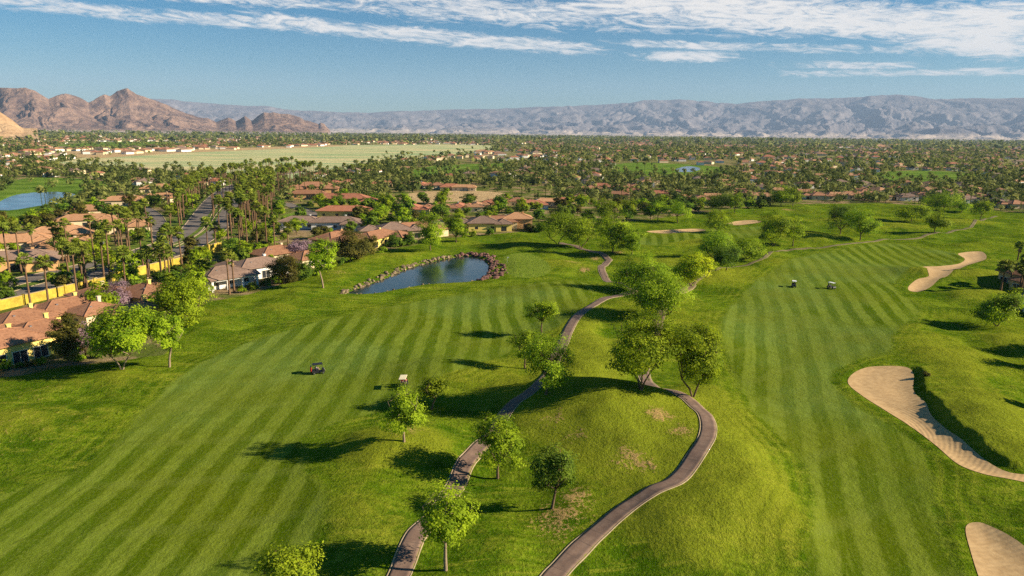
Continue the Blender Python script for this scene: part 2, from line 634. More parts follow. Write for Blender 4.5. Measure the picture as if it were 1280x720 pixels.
def ground_mat():
    m_, N = new_mat('course_ground')
    pos = N.n('ShaderNodeNewGeometry').outputs['Position']
    z1 = N.attr('zone1')
    z2 = N.attr('zone2')
    z3 = N.attr('zone3')
    c1 = N.n('ShaderNodeSeparateColor')
    N.put(c1.inputs[0], z1.outputs['Color'])
    c2 = N.n('ShaderNodeSeparateColor')
    N.put(c2.inputs[0], z2.outputs['Color'])
    c3 = N.n('ShaderNodeSeparateColor')
    N.put(c3.inputs[0], z3.outputs['Color'])
    fw, green, golf = c1.outputs
    field, dirt, dry = c2.outputs
    lawn, sandy, farw = c3.outputs
    n30 = N.noise(pos, 0.035, 4, 0.55)
    n8 = N.noise(pos, 0.13, 5, 0.6, 0.6)
    n2 = N.noise(pos, 0.6, 5, 0.65)
    n05 = N.noise(pos, 2.6, 4, 0.7)
    n01 = N.noise(pos, 11.0, 3, 0.7)
    # long rough
    pst = N.vm('MULTIPLY', pos, (0.10, 0.42, 0.0))
    strk = N.noise(pst, 1.0, 6, 0.68, 1.6)
    r = N.mix(N.ramp(n8, 0.34, 0.66), (0.056, 0.118, 0.003), (0.132, 0.207, 0.007))
    r = N.mix(N.m('MULTIPLY', N.ramp(n30, 0.46, 0.68), 0.4), r, (0.200, 0.225, 0.012))
    r = N.mix(N.m('MULTIPLY', N.ramp(n30, 0.50, 0.36), 0.5), r, (0.050, 0.112, 0.004))
    r = N.mix(N.m('MULTIPLY', N.ramp(strk, 0.53, 0.66), 0.60), r, (0.300, 0.315, 0.030))
    r = N.mix(N.m('MULTIPLY', N.ramp(strk, 0.47, 0.36), 0.68), r, (0.042, 0.082, 0.003))
    r = N.mix(N.m('MULTIPLY', N.ramp(n2, 0.48, 0.72), 0.35), r, (0.190, 0.205, 0.020))
    r = N.mix(N.m('MULTIPLY', N.ramp(n05, 0.52, 0.36), 0.60), r, (0.040, 0.078, 0.003))
    r = N.mix(N.m('MULTIPLY', N.ramp(n05, 0.54, 0.68), 0.40), r, (0.240, 0.260, 0.035))
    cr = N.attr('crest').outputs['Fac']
    r = N.mix(N.m('MULTIPLY', N.ramp(N.m('ADD', cr, N.m('MULTIPLY', N.m('SUBTRACT', n2, 0.5), 1.2)), 0.35, 1.0), 0.50), r, (0.265, 0.275, 0.022))  # yellow on mound tops: sunlit crest highlight put into the grass colour
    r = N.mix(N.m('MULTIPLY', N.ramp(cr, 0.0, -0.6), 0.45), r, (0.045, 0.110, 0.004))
    # mower arcs in the rough
    wv = N.n('ShaderNodeTexWave', wave_type='RINGS', rings_direction='Z')
    N.put(wv.inputs['Vector'], pos)
    wv.inputs['Scale'].default_value = 0.22
    wv.inputs['Distortion'].default_value = 9.0
    wv.inputs['Detail'].default_value = 2.0
    wv.inputs['Detail Scale'].default_value = 0.16
    r = N.mix(N.m('MULTIPLY', N.m('MULTIPLY', wv.outputs['Fac'], N.ramp(n8, 0.4, 0.65)), 0.38), r, (0.200, 0.240, 0.020))
    rim = N.attr('rim').outputs['Fac']
    rl = N.m('SINE', N.m('MULTIPLY', N.m('ADD', rim, N.m('MULTIPLY', n8, 2.0)), 2 * PI / 1.9))
    rk = N.m('MULTIPLY', N.ramp(rim, 11.0, 1.0), N.ramp(N.noise(pos, 0.06, 3, 0.6), 0.42, 0.58))
    r = N.mix(N.m('MULTIPLY', N.m('MULTIPLY', N.ramp(rl, 0.2, 0.9), rk), 0.34), r, (0.230, 0.255, 0.024))
    r = N.mix(N.m('MULTIPLY', N.m('MULTIPLY', N.ramp(rl, -0.3, -0.9), rk), 0.30), r, (0.040, 0.078, 0.002))
    # dead patches
    dk = N.ramp(N.m('ADD', N.m('ADD', dry, -0.5), N.m('ADD', N.m('MULTIPLY', N.m('SUBTRACT', n05, 0.5), 1.6), N.m('SUBTRACT', n2, 0.5))), 0.02, 0.22)
    r = N.mix(N.m('MULTIPLY', dk, 0.85), r, (0.42, 0.27, 0.11))
    # fairway with mown stripes
    su = N.attr('stripe').outputs['Fac']
    wob = N.m('ADD', N.m('MULTIPLY', N.m('SUBTRACT', N.noise(pos, 0.30, 4, 0.6), 0.5), 1.3), N.m('MULTIPLY', N.m('SUBTRACT', N.noise(pos, 0.03, 1, 0.5), 0.5), 3.5))
    sw = N.m('SINE', N.m('MULTIPLY', N.m('ADD', su, wob), 2 * PI / 4.3))
    amp = N.ramp(N.noise(pos, 0.045, 2, 0.5), 0.34, 0.58, 0.5, 1.0)
    st = N.m('MULTIPLY', N.ramp(sw, -0.45, 0.45, -1.0, 1.0), amp)
    st = N.m('MULTIPLY_ADD', st, 0.5, 0.5)
    f = N.mix(st, (0.058, 0.106, 0.002), (0.174, 0.232, 0.024))
    f = N.mix(N.m('MULTIPLY', N.ramp(N.noise(pos, 0.022, 3, 0.5), 0.46, 0.60), 0.45), f, (0.155, 0.235, 0.055))
    # blades drawn out along the mowing direction, older passes crossing it
    fs_ = N.n('ShaderNodeCombineXYZ')
    N.put(fs_.inputs[0], N.m('MULTIPLY', su, 1.6))
    N.put(fs_.inputs[1], N.m('MULTIPLY', N.sep(pos)[1], 0.12))
    fl = N.noise(fs_.outputs[0], 1.0, 5, 0.65, 0.8)
    f = N.mix(N.m('MULTIPLY', N.ramp(fl, 0.50, 0.68), 0.45), f, (0.175, 0.215, 0.030))
    f = N.mix(N.m('MULTIPLY', N.ramp(fl, 0.46, 0.32), 0.45), f, (0.052, 0.088, 0.002))
    cx_ = N.n('ShaderNodeTexWave', wave_type='RINGS', rings_direction='Z')
    N.put(cx_.inputs['Vector'], N.vm('ADD', pos, (70.0, -260.0, 0.0)))
    cx_.inputs['Scale'].default_value = 0.028
    cx_.inputs['Distortion'].default_value = 1.5
    cx_.inputs['Detail Scale'].default_value = 0.3
    f = N.mix(N.m('MULTIPLY', N.m('MULTIPLY', N.ramp(cx_.outputs['Fac'], 0.86, 1.0), N.ramp(n30, 0.42, 0.6)), 0.35), f, (0.175, 0.225, 0.040))
    f = N.mix(N.m('MULTIPLY', N.ramp(n30, 0.42, 0.70), 0.45), f, (0.135, 0.150, 0.006))
    f = N.mix(N.m('MULTIPLY', N.ramp(n8, 0.48, 0.70), 0.35), f, (0.070, 0.105, 0.003))
    f = N.mix(N.m('MULTIPLY', N.ramp(n2, 0.42, 0.7), 0.35), f, (0.090, 0.125, 0.006))
    f = N.mix(N.m('MULTIPLY', N.ramp(n05, 0.48, 0.66), 0.35), f, (0.180, 0.215, 0.035))
    gcol = N.mix(N.ramp(n2, 0.3, 0.7), (0.135, 0.205, 0.018), (0.190, 0.245, 0.030))
    ew = N.m('MULTIPLY', N.m('ADD', N.m('SUBTRACT', n05, 0.5), N.m('SUBTRACT', n2, 0.5)), 0.8)
    fwm = N.ramp(N.m('ADD', fw, ew), 0.30, 0.70)
    # a darker collar where the cut changes
    edge = N.m('MULTIPLY', N.ramp(N.m('ABSOLUTE', N.m('SUBTRACT', fw, 0.35)), 0.30, 0.05), N.ramp(n8, 0.4, 0.6, 0.0, 0.45))
    gr = N.mix(fwm, r, f)
    gr = N.mix(edge, gr, (0.150, 0.190, 0.020))
    gr = N.mix(N.ramp(N.m('ADD', green, ew), 0.3, 0.7), gr, gcol)
    # town ground: tan gravel, lawn, asphalt-ish lots
    t = N.mix(N.ramp(n8, 0.38, 0.55), (0.135, 0.120, 0.030), (0.30, 0.215, 0.115))
    tl = N.ramp(N.noise(pos, 0.05, 4, 0.6, 0.4), 0.44, 0.54)
    t = N.mix(N.m('MULTIPLY', tl, 0.85), t, N.mix(n2, (0.05, 0.10, 0.010), (0.12, 0.16, 0.02)))
    t = N.mix(N.m('MULTIPLY', N.ramp(n05, 0.5, 0.8), 0.4), t, (0.34, 0.25, 0.15))
    t = N.mix(farw, t, N.mix(N.ramp(n30, 0.35, 0.65), (0.150, 0.185, 0.045), (0.34, 0.27, 0.14)))
    # lawns of the farther courses
    t = N.mix(N.ramp(N.m('ADD', lawn, ew), 0.4, 0.6), t, N.mix(N.ramp(n30, 0.35, 0.65), (0.085, 0.160, 0.018), (0.16, 0.24, 0.035)))
    # open field
    sp = N.vm('MULTIPLY', pos, (0.0032, 0.0125, 0.0))
    fs = N.noise(sp, 1.0, 5, 0.6, 0.8)
    fc = N.mix(N.ramp(fs, 0.42, 0.56), (0.31, 0.39, 0.18), (0.56, 0.49, 0.25))
    fc = N.mix(N.m('MULTIPLY', N.ramp(N.noise(sp, 2.6, 4, 0.6), 0.5, 0.68), 0.8), fc, (0.25, 0.38, 0.19))
    t = N.mix(N.ramp(field, 0.3, 0.7), t, fc)
    t = N.mix(N.ramp(N.m('ADD', dirt, ew), 0.35, 0.65), t, N.mix(N.ramp(n8, 0.3, 0.7), (0.40, 0.27, 0.13), (0.52, 0.38, 0.20)))
    col = N.mix(N.ramp(golf, 0.35, 0.65), t, gr)
    col = N.mix(N.ramp(sandy, 0.4, 0.6), col, (0.40, 0.28, 0.15))
    # fine salt and pepper of blades
    fg = N.ramp(n01, 0.3, 0.7, 0.70, 1.30)
    hv = N.n('ShaderNodeHueSaturation')
    N.put(hv.inputs['Value'], fg)
    N.put(hv.inputs['Color'], col)
    bmp = N.m('ADD', N.m('MULTIPLY', n05, 0.55), N.m('ADD', N.m('MULTIPLY', n01, 0.15), N.m('MULTIPLY', n2, 1.0)))
    bst = N.ramp(fw, 0.2, 0.8, 0.95, 0.42)
    finish(N, hv.outputs[0], 0.95, 0.0, bmp, bst, 0.55)
    return m_


def sand_mat():
    m_, N = new_mat('raked_sand')
    pos = N.n('ShaderNodeNewGeometry').outputs['Position']
    wv = N.n('ShaderNodeTexWave', wave_type='RINGS', rings_direction='Z')
    N.put(wv.inputs['Vector'], N.vm('SUBTRACT', pos, (46.0, 96.0, 0.0)))
    wv.inputs['Scale'].default_value = 0.50
    wv.inputs['Distortion'].default_value = 4.0
    wv.inputs['Detail'].default_value = 3.0
    wv.inputs['Detail Scale'].default_value = 0.35
    w = N.m('MULTIPLY', wv.outputs['Fac'], N.ramp(N.noise(pos, 0.3, 3), 0.3, 0.6, 0.3, 1.0))
    n = N.noise(pos, 1.1, 5, 0.65)
    c = N.mix(N.ramp(n, 0.3, 0.7), (0.42, 0.275, 0.125), (0.56, 0.385, 0.185))
    c = N.mix(N.m('MULTIPLY', w, 0.22), c, (0.38, 0.24, 0.125))
    c = N.mix(N.m('MULTIPLY', N.ramp(N.noise(pos, 7.0, 3, 0.6), 0.45, 0.75), 0.18), c, (0.36, 0.25, 0.15))
    finish(N, c, 0.95, 0.1, N.m('ADD', N.m('MULTIPLY', w, 0.6), n), 0.45, 0.08)
    return m_


def path_mat():
    m_, N = new_mat('cart_path_surface')
    pos = N.n('ShaderNodeNewGeometry').outputs['Position']
    n = N.noise(pos, 0.8, 5, 0.65)
    g = N.noise(pos, 9.0, 4, 0.7)
    c = N.mix(N.ramp(n, 0.3, 0.7), (0.150, 0.092, 0.064), (0.235, 0.155, 0.108))
    c = N.mix(N.m('MULTIPLY', N.ramp(g, 0.4, 0.7), 0.35), c, (0.26, 0.19, 0.15))
    # tyre-polished tracks and joints across
    ar = N.attr('along').outputs['Fac']
    ac = N.attr('across').outputs['Fac']
    jn = N.ramp(N.m('FRACT', N.m('DIVIDE', ar, 2.4)), 0.06, 0.0)
    c = N.mix(N.m('MULTIPLY', jn, 0.7), c, (0.06, 0.045, 0.035))
    tr = N.ramp(N.m('ABSOLUTE', N.m('SUBTRACT', N.m('ABSOLUTE', ac), 0.5)), 0.28, 0.0)
    c = N.mix(N.m('MULTIPLY', tr, 0.3), c, (0.12, 0.085, 0.07))
    c = N.mix(N.m('MULTIPLY', N.ramp(N.noise(pos, 0.45, 5, 0.7), 0.52, 0.7), 0.5), c, (0.085, 0.062, 0.05))
    eg = N.ramp(N.m('ADD', N.m('ABSOLUTE', ac), N.m('MULTIPLY', N.m('SUBTRACT', N.noise(pos, 1.7, 4, 0.7), 0.5), 0.55)), 0.93, 1.02)
    c = N.mix(eg, c, (0.17, 0.16, 0.03))
    finish(N, c, 0.85, 0.25, g, 0.3, 0.02)
    return m_


def roof_mat(name, a, b):
    m_, N = new_mat(name)
    oc = objc(N)
    s = N.sep(oc)
    rows = N.m('ABSOLUTE', N.m('SINE', N.m('MULTIPLY', s[2], PI / 0.13)))
    cols = N.m('ABSOLUTE', N.m('SINE', N.m('MULTIPLY', N.m('ADD', s[0], s[1]), PI / 0.42)))
    vor = N.n('ShaderNodeTexVoronoi')
    N.put(vor.inputs['Vector'], oc)
    vor.inputs['Scale'].default_value = 2.2
    n = N.noise(oc, 0.7, 4, 0.6)
    oi = N.n('ShaderNodeObjectInfo')
    k = N.m('ADD', N.m('MULTIPLY', n, 0.6), N.m('ADD', N.m('MULTIPLY', N.n('ShaderNodeSeparateColor').outputs[0], 0.0), N.m('MULTIPLY', N.m('FRACT', N.m('MULTIPLY', vor.outputs['Distance'], 7.3)), 0.4)))
    c = N.mix(N.ramp(k, 0.2, 0.8), a, b)
    c = N.mix(N.m('MULTIPLY', N.ramp(N.noise(oc, 1.9, 5, 0.7), 0.48, 0.66), 0.55), c, tuple(q * 0.55 for q in a))
    c = N.mix(N.m('MULTIPLY', N.ramp(rows, 0.45, 0.0), 0.5), c, tuple(q * 0.45 for q in a))
    hs = N.n('ShaderNodeHueSaturation')
    N.put(hs.inputs['Value'], N.m('ADD', 0.85, N.m('MULTIPLY', oi.outputs['Random'], 0.3)))
    N.put(hs.inputs['Color'], c)
    finish(N, hs.outputs[0], 0.85, 0.2, N.m('ADD', rows, cols), 0.5, 0.05)
    return m_


def water_mat(name, c):
    m_, N = new_mat(name)
    pos = N.n('ShaderNodeNewGeometry').outputs['Position']
    w = N.m('ADD', N.noise(pos, 0.9, 3, 0.6), N.m('MULTIPLY', N.noise(N.vm('MULTIPLY', pos, (1.0, 2.5, 1.0)), 3.0, 2, 0.5), 0.4))
    calm = N.ramp(N.noise(pos, 0.07, 2, 0.5), 0.4, 0.6, 0.05, 0.16)
    finish(N, c, calm, 0.5, w, 0.22, 0.06)
    return m_


def rock_mat(name, a, b, sc=0.5, bstr=0.8, bdist=0.3, fan=0):
    m_, N = new_mat(name)
    oc = N.n('ShaderNodeNewGeometry').outputs['Position']
    n = N.noise(oc, sc, 7, 0.68)
    k = N.noise(oc, sc * 4.7, 4, 0.6)
    c = N.mix(N.ramp(n, 0.32, 0.68), a, b)
    c = N.mix(N.m('MULTIPLY', N.ramp(k, 0.5, 0.75), 0.4), c, tuple(q * 0.55 for q in a))
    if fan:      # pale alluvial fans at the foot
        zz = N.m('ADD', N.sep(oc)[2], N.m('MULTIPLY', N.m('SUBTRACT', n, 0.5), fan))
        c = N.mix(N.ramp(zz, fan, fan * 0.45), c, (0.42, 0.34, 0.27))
    finish(N, c, 0.95, 0.1, n, bstr, bdist)
    return m_


MAT = {}
MAT['ground'] = ground_mat()
MAT['sand'] = sand_mat()
MAT['path'] = path_mat()
MAT['old_path'] = simple('faded_path', (0.165, 0.135, 0.060), 0.9, 0.2, 0.4, 0.25)
MAT['kerb'] = simple('pale_concrete', (0.36, 0.28, 0.17), 0.9, 0.2, 0.25, 0.8)
MAT['asphalt'] = simple('asphalt', (0.175, 0.145, 0.118), 0.9, 0.3, 0.3, 0.35)
MAT['paint'] = simple('road_paint', (0.70, 0.68, 0.60), 0.8, 0.3, 0.15, 1.0)
MAT['verge'] = simple('verge_grass', (0.115, 0.165, 0.018), 0.95, 0.1, 0.4, 0.6)
MAT['roof_pink'] = roof_mat('salmon_clay_tile', (0.25, 0.115, 0.062), (0.44, 0.225, 0.12))
MAT['roof_red'] = roof_mat('red_clay_tile', (0.32, 0.115, 0.060), (0.48, 0.21, 0.12))
MAT['roof_grey'] = roof_mat('weathered_grey_brown_tile', (0.20, 0.125, 0.088), (0.34, 0.235, 0.175))
MAT['roof_tan'] = roof_mat('orange_tan_tile', (0.40, 0.20, 0.095), (0.54, 0.31, 0.165))
MAT['wall_yellow'] = simple('yellow_stucco', (0.78, 0.60, 0.17), 0.9, 0.2, 0.12, 0.8)
MAT['wall_cream'] = simple('cream_stucco', (0.72, 0.58, 0.36), 0.9, 0.2, 0.12, 0.8)
MAT['wall_white'] = simple('white_stucco', (0.78, 0.75, 0.68), 0.9, 0.2, 0.08, 0.8)
MAT['wall_orange'] = simple('orange_stucco', (0.66, 0.38, 0.16), 0.9, 0.2, 0.12, 0.8)
MAT['perimeter'] = simple('bright_yellow_stucco', (0.46, 0.34, 0.045), 0.9, 0.2, 0.35, 0.5)
MAT['glass'] = simple('dark_window_glass', (0.03, 0.035, 0.04), 0.12, 0.6, 0.2, 0.7, bstr=0.02)
MAT['frame'] = simple('window_frame_paint', (0.66, 0.60, 0.48), 0.6, 0.3, 0.1, 2.0)
MAT['door'] = simple('brown_door_wood', (0.16, 0.09, 0.05), 0.6, 0.3, 0.25, 2.0)
MAT['bark'] = simple('tree_bark', (0.15, 0.10, 0.06), 0.95, 0.1, 0.35, 2.5, bstr=0.6)
MAT['bark_pale'] = simple('pale_tree_bark', (0.27, 0.20, 0.13), 0.95, 0.1, 0.35, 2.5, bstr=0.6)
MAT['bark_palm'] = simple('palm_bark', (0.17, 0.10, 0.055), 0.95, 0.1, 0.35, 3.0, bstr=0.7)
MAT['skirt'] = simple('dead_palm_frond', (0.33, 0.22, 0.11), 0.95, 0.1, 0.4, 3.0)
MAT['leaf_green'] = leafmat('mid_green_leaf', (0.135, 0.215, 0.006), (0.410, 0.500, 0.018))
MAT['leaf_light'] = leafmat('light_green_leaf', (0.150, 0.220, 0.007), (0.400, 0.480, 0.020))
MAT['leaf_dark'] = leafmat('dark_green_leaf', (0.065, 0.125, 0.010), (0.220, 0.310, 0.024))
MAT['leaf_yellow'] = leafmat('yellow_flowered_leaf', (0.30, 0.36, 0.006), (0.58, 0.56, 0.015))
MAT['leaf_olive'] = leafmat('olive_leaf', (0.075, 0.080, 0.012), (0.23, 0.20, 0.035))
MAT['leaf_purple'] = leafmat('jacaranda_blossom', (0.22, 0.14, 0.16), (0.42, 0.29, 0.33))
MAT['leaf_palm'] = leafmat('palm_frond', (0.080, 0.120, 0.010), (0.320, 0.350, 0.040), 0.3)
MAT['leaf_far'] = leafmat('distant_foliage', (0.075, 0.105, 0.018), (0.300, 0.310, 0.075), 0.4)
MAT['water'] = water_mat('pond_water', (0.012, 0.030, 0.026))
MAT['water_blue'] = water_mat('blue_lake_water', (0.030, 0.100, 0.190))
MAT['rock_tan'] = rock_mat('tan_boulder', (0.12, 0.085, 0.05), (0.36, 0.27, 0.16), 0.9)
MAT['rock_red'] = rock_mat('dark_red_boulder', (0.09, 0.045, 0.035), (0.26, 0.14, 0.11), 0.9)
MAT['mount_near'] = rock_mat('bare_brown_mountain', (0.115, 0.075, 0.066), (0.34, 0.220, 0.155), 0.007, 1.0, 60.0, 40.0)
MAT['mount_hill'] = rock_mat('tan_rocky_hill', (0.34, 0.21, 0.11), (0.55, 0.38, 0.21), 0.02, 0.9, 10.0)
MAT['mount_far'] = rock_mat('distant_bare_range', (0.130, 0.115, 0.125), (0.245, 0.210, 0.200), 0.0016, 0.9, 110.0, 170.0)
MAT['white'] = simple('white_plastic', (0.78, 0.77, 0.72), 0.35, 0.5, 0.06, 1.0)
MAT['cream'] = simple('cream_canopy', (0.82, 0.72, 0.45), 0.4, 0.5, 0.06, 1.0)
MAT['black'] = simple('black_trim', (0.02, 0.02, 0.022), 0.5, 0.4, 0.2, 1.0)
MAT['red'] = simple('red_fabric', (0.50, 0.05, 0.03), 0.8, 0.2, 0.2, 3.0)
MAT['shirt_pink'] = simple('pink_shirt', (0.75, 0.25, 0.22), 0.9, 0.1, 0.1, 3.0)
MAT['shirt_dark'] = simple('dark_shirt', (0.04, 0.05, 0.09), 0.9, 0.1, 0.1, 3.0)
MAT['skin'] = simple('skin', (0.45, 0.27, 0.19), 0.6, 0.3, 0.08, 5.0)
MAT['hair'] = simple('hair', (0.04, 0.025, 0.015), 0.8, 0.3, 0.2, 5.0)
MAT['metal'] = simple('grey_metal', (0.35, 0.35, 0.36), 0.35, 0.5, 0.1, 2.0, metal=0.8)
MAT['car_white'] = simple('white_car_paint', (0.74, 0.74, 0.74), 0.25, 0.5, 0.04, 1.0)
MAT['car_dark'] = simple('dark_blue_car_paint', (0.03, 0.04, 0.07), 0.25, 0.5, 0.1, 1.0)
MAT['car_silver'] = simple('silver_car_paint', (0.42, 0.43, 0.45), 0.3, 0.5, 0.05, 1.0, metal=0.5)

# boulevard lines in photo pixels
RD_FAR = catmull(polyG([(-90, 384), (0, 357), (75, 340), (140, 325), (190, 310), (222, 298), (240, 286), (254, 266), (266, 250), (278, 240), (296, 231), (330, 222), (380, 214)]), 6)
RD_NEAR = catmull(polyG([(-70, 399), (0, 376), (75, 354), (150, 334), (212, 318), (246, 303), (272, 284), (284, 265), (298, 248), (322, 236), (372, 226)]), 6)
RD_FRONT = catmull(polyG([(-60, 424), (0, 404), (40, 392), (76, 381), (118, 368), (160, 357), (200, 348), (238, 338)]), 6)
RD_SIDE = catmull(polyG([(170, 255), (192, 268), (200, 285), (203, 302), (206, 306)]), 6)
RD_TOWN = catmull(polyG([(356, 254), (378, 262), (420, 278), (470, 284), (520, 281), (560, 276)]), 6)
RD_ROW = catmull(polyG([(330, 292), (352, 287), (400, 288), (450, 286)]), 6)
ROADS = [(RD_FAR, 8.5), (RD_NEAR, 8.5), (RD_FRONT, 7.0), (RD_SIDE, 6.0), (RD_TOWN, 6.5), (RD_ROW, 6.0)]
FIELD = polyG([(60, 206), (110, 196), (230, 190), (330, 186), (430, 181.5), (560, 180.5), (622, 182), (612, 188), (560, 196), (470, 203), (430, 214), (360, 224), (270, 220), (150, 212)])
DIRT1 = polyG([(90, 196), (130, 189), (300, 185), (420, 181), (430, 182.5), (330, 187), (230, 191), (120, 198)])
DIRT0 = polyG([(0, 200), (10, 192), (70, 188), (120, 190), (100, 197), (40, 203)])
DIRT2 = catmull(polyG([(488, 250), (500, 244), (540, 239), (600, 239), (632, 242), (622, 250), (570, 252), (510, 254)]), 4, True)
LAWNS = [catmull(polyG(p), 4, True) for p in (
    [(-60, 262), (0, 232), (40, 222), (110, 224), (140, 231), (110, 240), (95, 252), (40, 266), (0, 290), (-60, 300)],
    [(505, 222), (520, 211), (560, 206), (640, 204), (640, 211), (590, 219), (530, 224)],
    [(770, 218), (765, 207), (800, 203), (880, 207), (910, 212), (905, 222), (850, 225), (800, 223)],
    [(1090, 222), (1110, 214), (1180, 214), (1235, 220), (1200, 228), (1120, 232)],
    [(352, 270), (390, 262), (420, 268), (400, 278), (360, 280)],
    [(60, 185), (100, 179), (190, 177), (230, 180), (150, 186)])]

random.seed(11)

# ------------------------------------------------------------------ ground sheet
def build_ground():
    rr = [24.0]
    while rr[-1] < 520:
        rr.append(rr[-1] * 1.0058)
    while rr[-1] < 48000:
        rr.append(rr[-1] * 1.014)
    rr = np.array(rr)
    aa = np.concatenate([np.linspace(-100, -44, 90)[:-1], np.linspace(-44, 44, 640), np.linspace(44, 100, 90)[1:]]) * PI / 180
    RR, AA = np.meshgrid(rr, aa, indexing='ij')
    X, Y = RR * np.sin(AA), RR * np.cos(AA)
    x, y = X.ravel(), Y.ravel()
    M = masks(x, y)
    h = height(x, y, M)
    h = h * ss(3000, 1500, np.hypot(x, y))
    for P, w in ROADS:
        d = np.full(x.shape, 99.0)
        lo, hi = P.min(0) - 20, P.max(0) + 20
        sel = (x > lo[0]) & (x < hi[0]) & (y > lo[1]) & (y < hi[1])
        d[sel] = ldist(P, x[sel], y[sel])
        h = np.where(d < w / 2 + 3, np.minimum(h, 0.0), h)
    nr, na = RR.shape
    idx = np.arange(nr * na).reshape(nr, na)
    F = np.stack([idx[:-1, :-1], idx[1:, :-1], idx[1:, 1:], idx[:-1, 1:]], -1).reshape(-1, 4)[:, ::-1]
    V = np.stack([x, y, h], 1)
    # the ground behind the viewpoint: a wide fan closing the sheet
    c0 = len(V)
    V = np.vstack([V, [[0, 0, 0]], [[-30000, -30000, 0]], [[30000, -30000, 0]]])
    tri = [[idx[0, j], idx[0, j + 1], c0] for j in range(na - 1)]
    b0, b1 = idx[:, 0], idx[:, -1]
    tri += [[b0[i + 1], b0[i], c0 + 1] for i in range(nr - 1)] + [[b1[i], b1[i + 1], c0 + 2] for i in range(nr - 1)]
    tri += [[c0, c0 + 1, b0[0]], [c0, b1[0], c0 + 2], [c0, c0 + 2, c0 + 1]]
    tri = np.array(tri)
    def pad(a):
        return np.concatenate([a, [0, 0, 0]])
    def band(d, w):
        return ss(w, -w, d)
    rad = np.hypot(x, y)
    golf = band(M['golf'], 1.2)
    fw = band(M['fw'], 1.8)
    green = band(M['green'], 1.2)
    field = band(sdf(FIELD, x, y), 12)
    dirt = np.maximum(np.maximum(band(sdf(DIRT1, x, y), 25), band(sdf(DIRT0, x, y), 20)), band(sdf(DIRT2, x, y), 2.5))
    lawn = np.zeros(x.shape)
    for P in LAWNS:
        lawn = np.maximum(lawn, band(sdf(P, x, y), 5))
    dry = np.zeros(x.shape)
    for (px, py, r_, a_) in [(822, 543, 3.0, .72), (848, 560, 2.0, .66), (785, 590, 3.0, .66), (805, 597, 2.4, .66), (700, 652, 5.0, .62), (722, 628, 3.0, .68),
                             (690, 540, 3.0, .58), (720, 560, 3.0, .5), (425, 345, 3.0, .6), (508, 556, 3.2, .6), (770, 318, 4, .7), (745, 322, 4, .65),
                             (730, 341, 3, .75), (716, 334, 4, .6), (480, 320, 4, .5), (560, 640, 3, .3), (10, 545, 14, .35), (60, 490, 12, .3), (440, 372, 5, .45),
                             (985, 262, 6, .7), (1240, 325, 12, .4), (830, 365, 6, .5), (858, 372, 5, .45)]:
        gx, gy = G(px, py)
        dry = np.maximum(dry, a_ * np.exp(-(((x - gx) / r_) ** 2 + ((y - gy) / (r_ * 1.2)) ** 2)))
    sandy = np.zeros(x.shape)
    for d in M['bunk']:
        sandy = np.maximum(sandy, band(d + 0.25, 0.3))
    sandy = np.maximum(sandy, band(M['pond'] + 0.2, 0.8) * 0.9)
    farw = ss(700, 2500, rad)
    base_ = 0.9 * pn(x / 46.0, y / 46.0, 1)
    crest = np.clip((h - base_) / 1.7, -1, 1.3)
    az2 = math.atan(0.362)
    right = x > (20 + 0.12 * (y - 100))
    stripe = np.where(right, (x * math.cos(az2) - y * math.sin(az2)) + 0.00035 * (y - 100) ** 2, x + 0.0004 * (y - 90) ** 2 + 40)
    one = np.ones(x.shape)
    attrs = {'zone1': np.stack([pad(fw), pad(green), pad(golf), pad(one)], 1),
             'zone2': np.stack([pad(field), pad(dirt), pad(dry), pad(one)], 1),
             'zone3': np.stack([pad(lawn), pad(sandy), pad(farw), pad(one)], 1),
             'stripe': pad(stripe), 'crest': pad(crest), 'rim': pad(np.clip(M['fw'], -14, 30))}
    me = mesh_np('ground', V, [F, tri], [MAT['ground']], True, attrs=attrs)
    tag(link('ground', me), 'rolling golf course grass running out to the desert plain', kind='structure')


build_ground()


def drape(name, P, zoff, mat_, step, label=None, zfun=None):
    """a sheet that fills polygon P and follows the land"""
    P = np.asarray(P)
    lo, hi = P.min(0), P.max(0)
    gx, gy = np.meshgrid(np.arange(lo[0], hi[0], step), np.arange(lo[1], hi[1], step))
    gx, gy = gx.ravel(), gy.ravel()
    keep = sdf(P, gx, gy) < -step * 0.5
    pts = [Vector((float(a), float(b))) for a, b in P] + [Vector((float(a), float(b))) for a, b in zip(gx[keep], gy[keep])]
    n = len(P)
    res = delaunay_2d_cdt(pts, [(i, (i + 1) % n) for i in range(n)], [list(range(n))], 1, 1e-5)
    V = np.array([(p.x, p.y) for p in res[0]])
    Z = (zfun(V[:, 0], V[:, 1]) if zfun else height(V[:, 0], V[:, 1])) + zoff
    F = np.array([f for f in res[2] if len(f) == 3])
    # keep every face looking up
    a, b, c = V[F[:, 0]], V[F[:, 1]], V[F[:, 2]]
    up = (b[:, 0] - a[:, 0]) * (c[:, 1] - a[:, 1]) - (b[:, 1] - a[:, 1]) * (c[:, 0] - a[:, 0]) > 0
    F[~up] = F[~up][:, ::-1]
    me = mesh_np(name, np.column_stack([V, Z]), F, [mat_], True)
    return tag(link(name, me), label, kind='structure')


for P, nm, lab in ((B1, 'sand_bunker', 'long raked tan bunker under a steep grass lip'), (B2, 'sand_bunker', 'bunker at the bottom corner of the right fairway'),
                   (B3, 'sand_bunker', 'winding bunker beside the far end of the right fairway'), (B4, 'sand_bunker', 'pale bunker strip before the far houses'),
                   (B5, 'sand_bunker', 'small pale bunker below the far row of trees')):
    ext = P
    drape(nm, ext, 0.05, MAT['sand'], 0.9, lab)


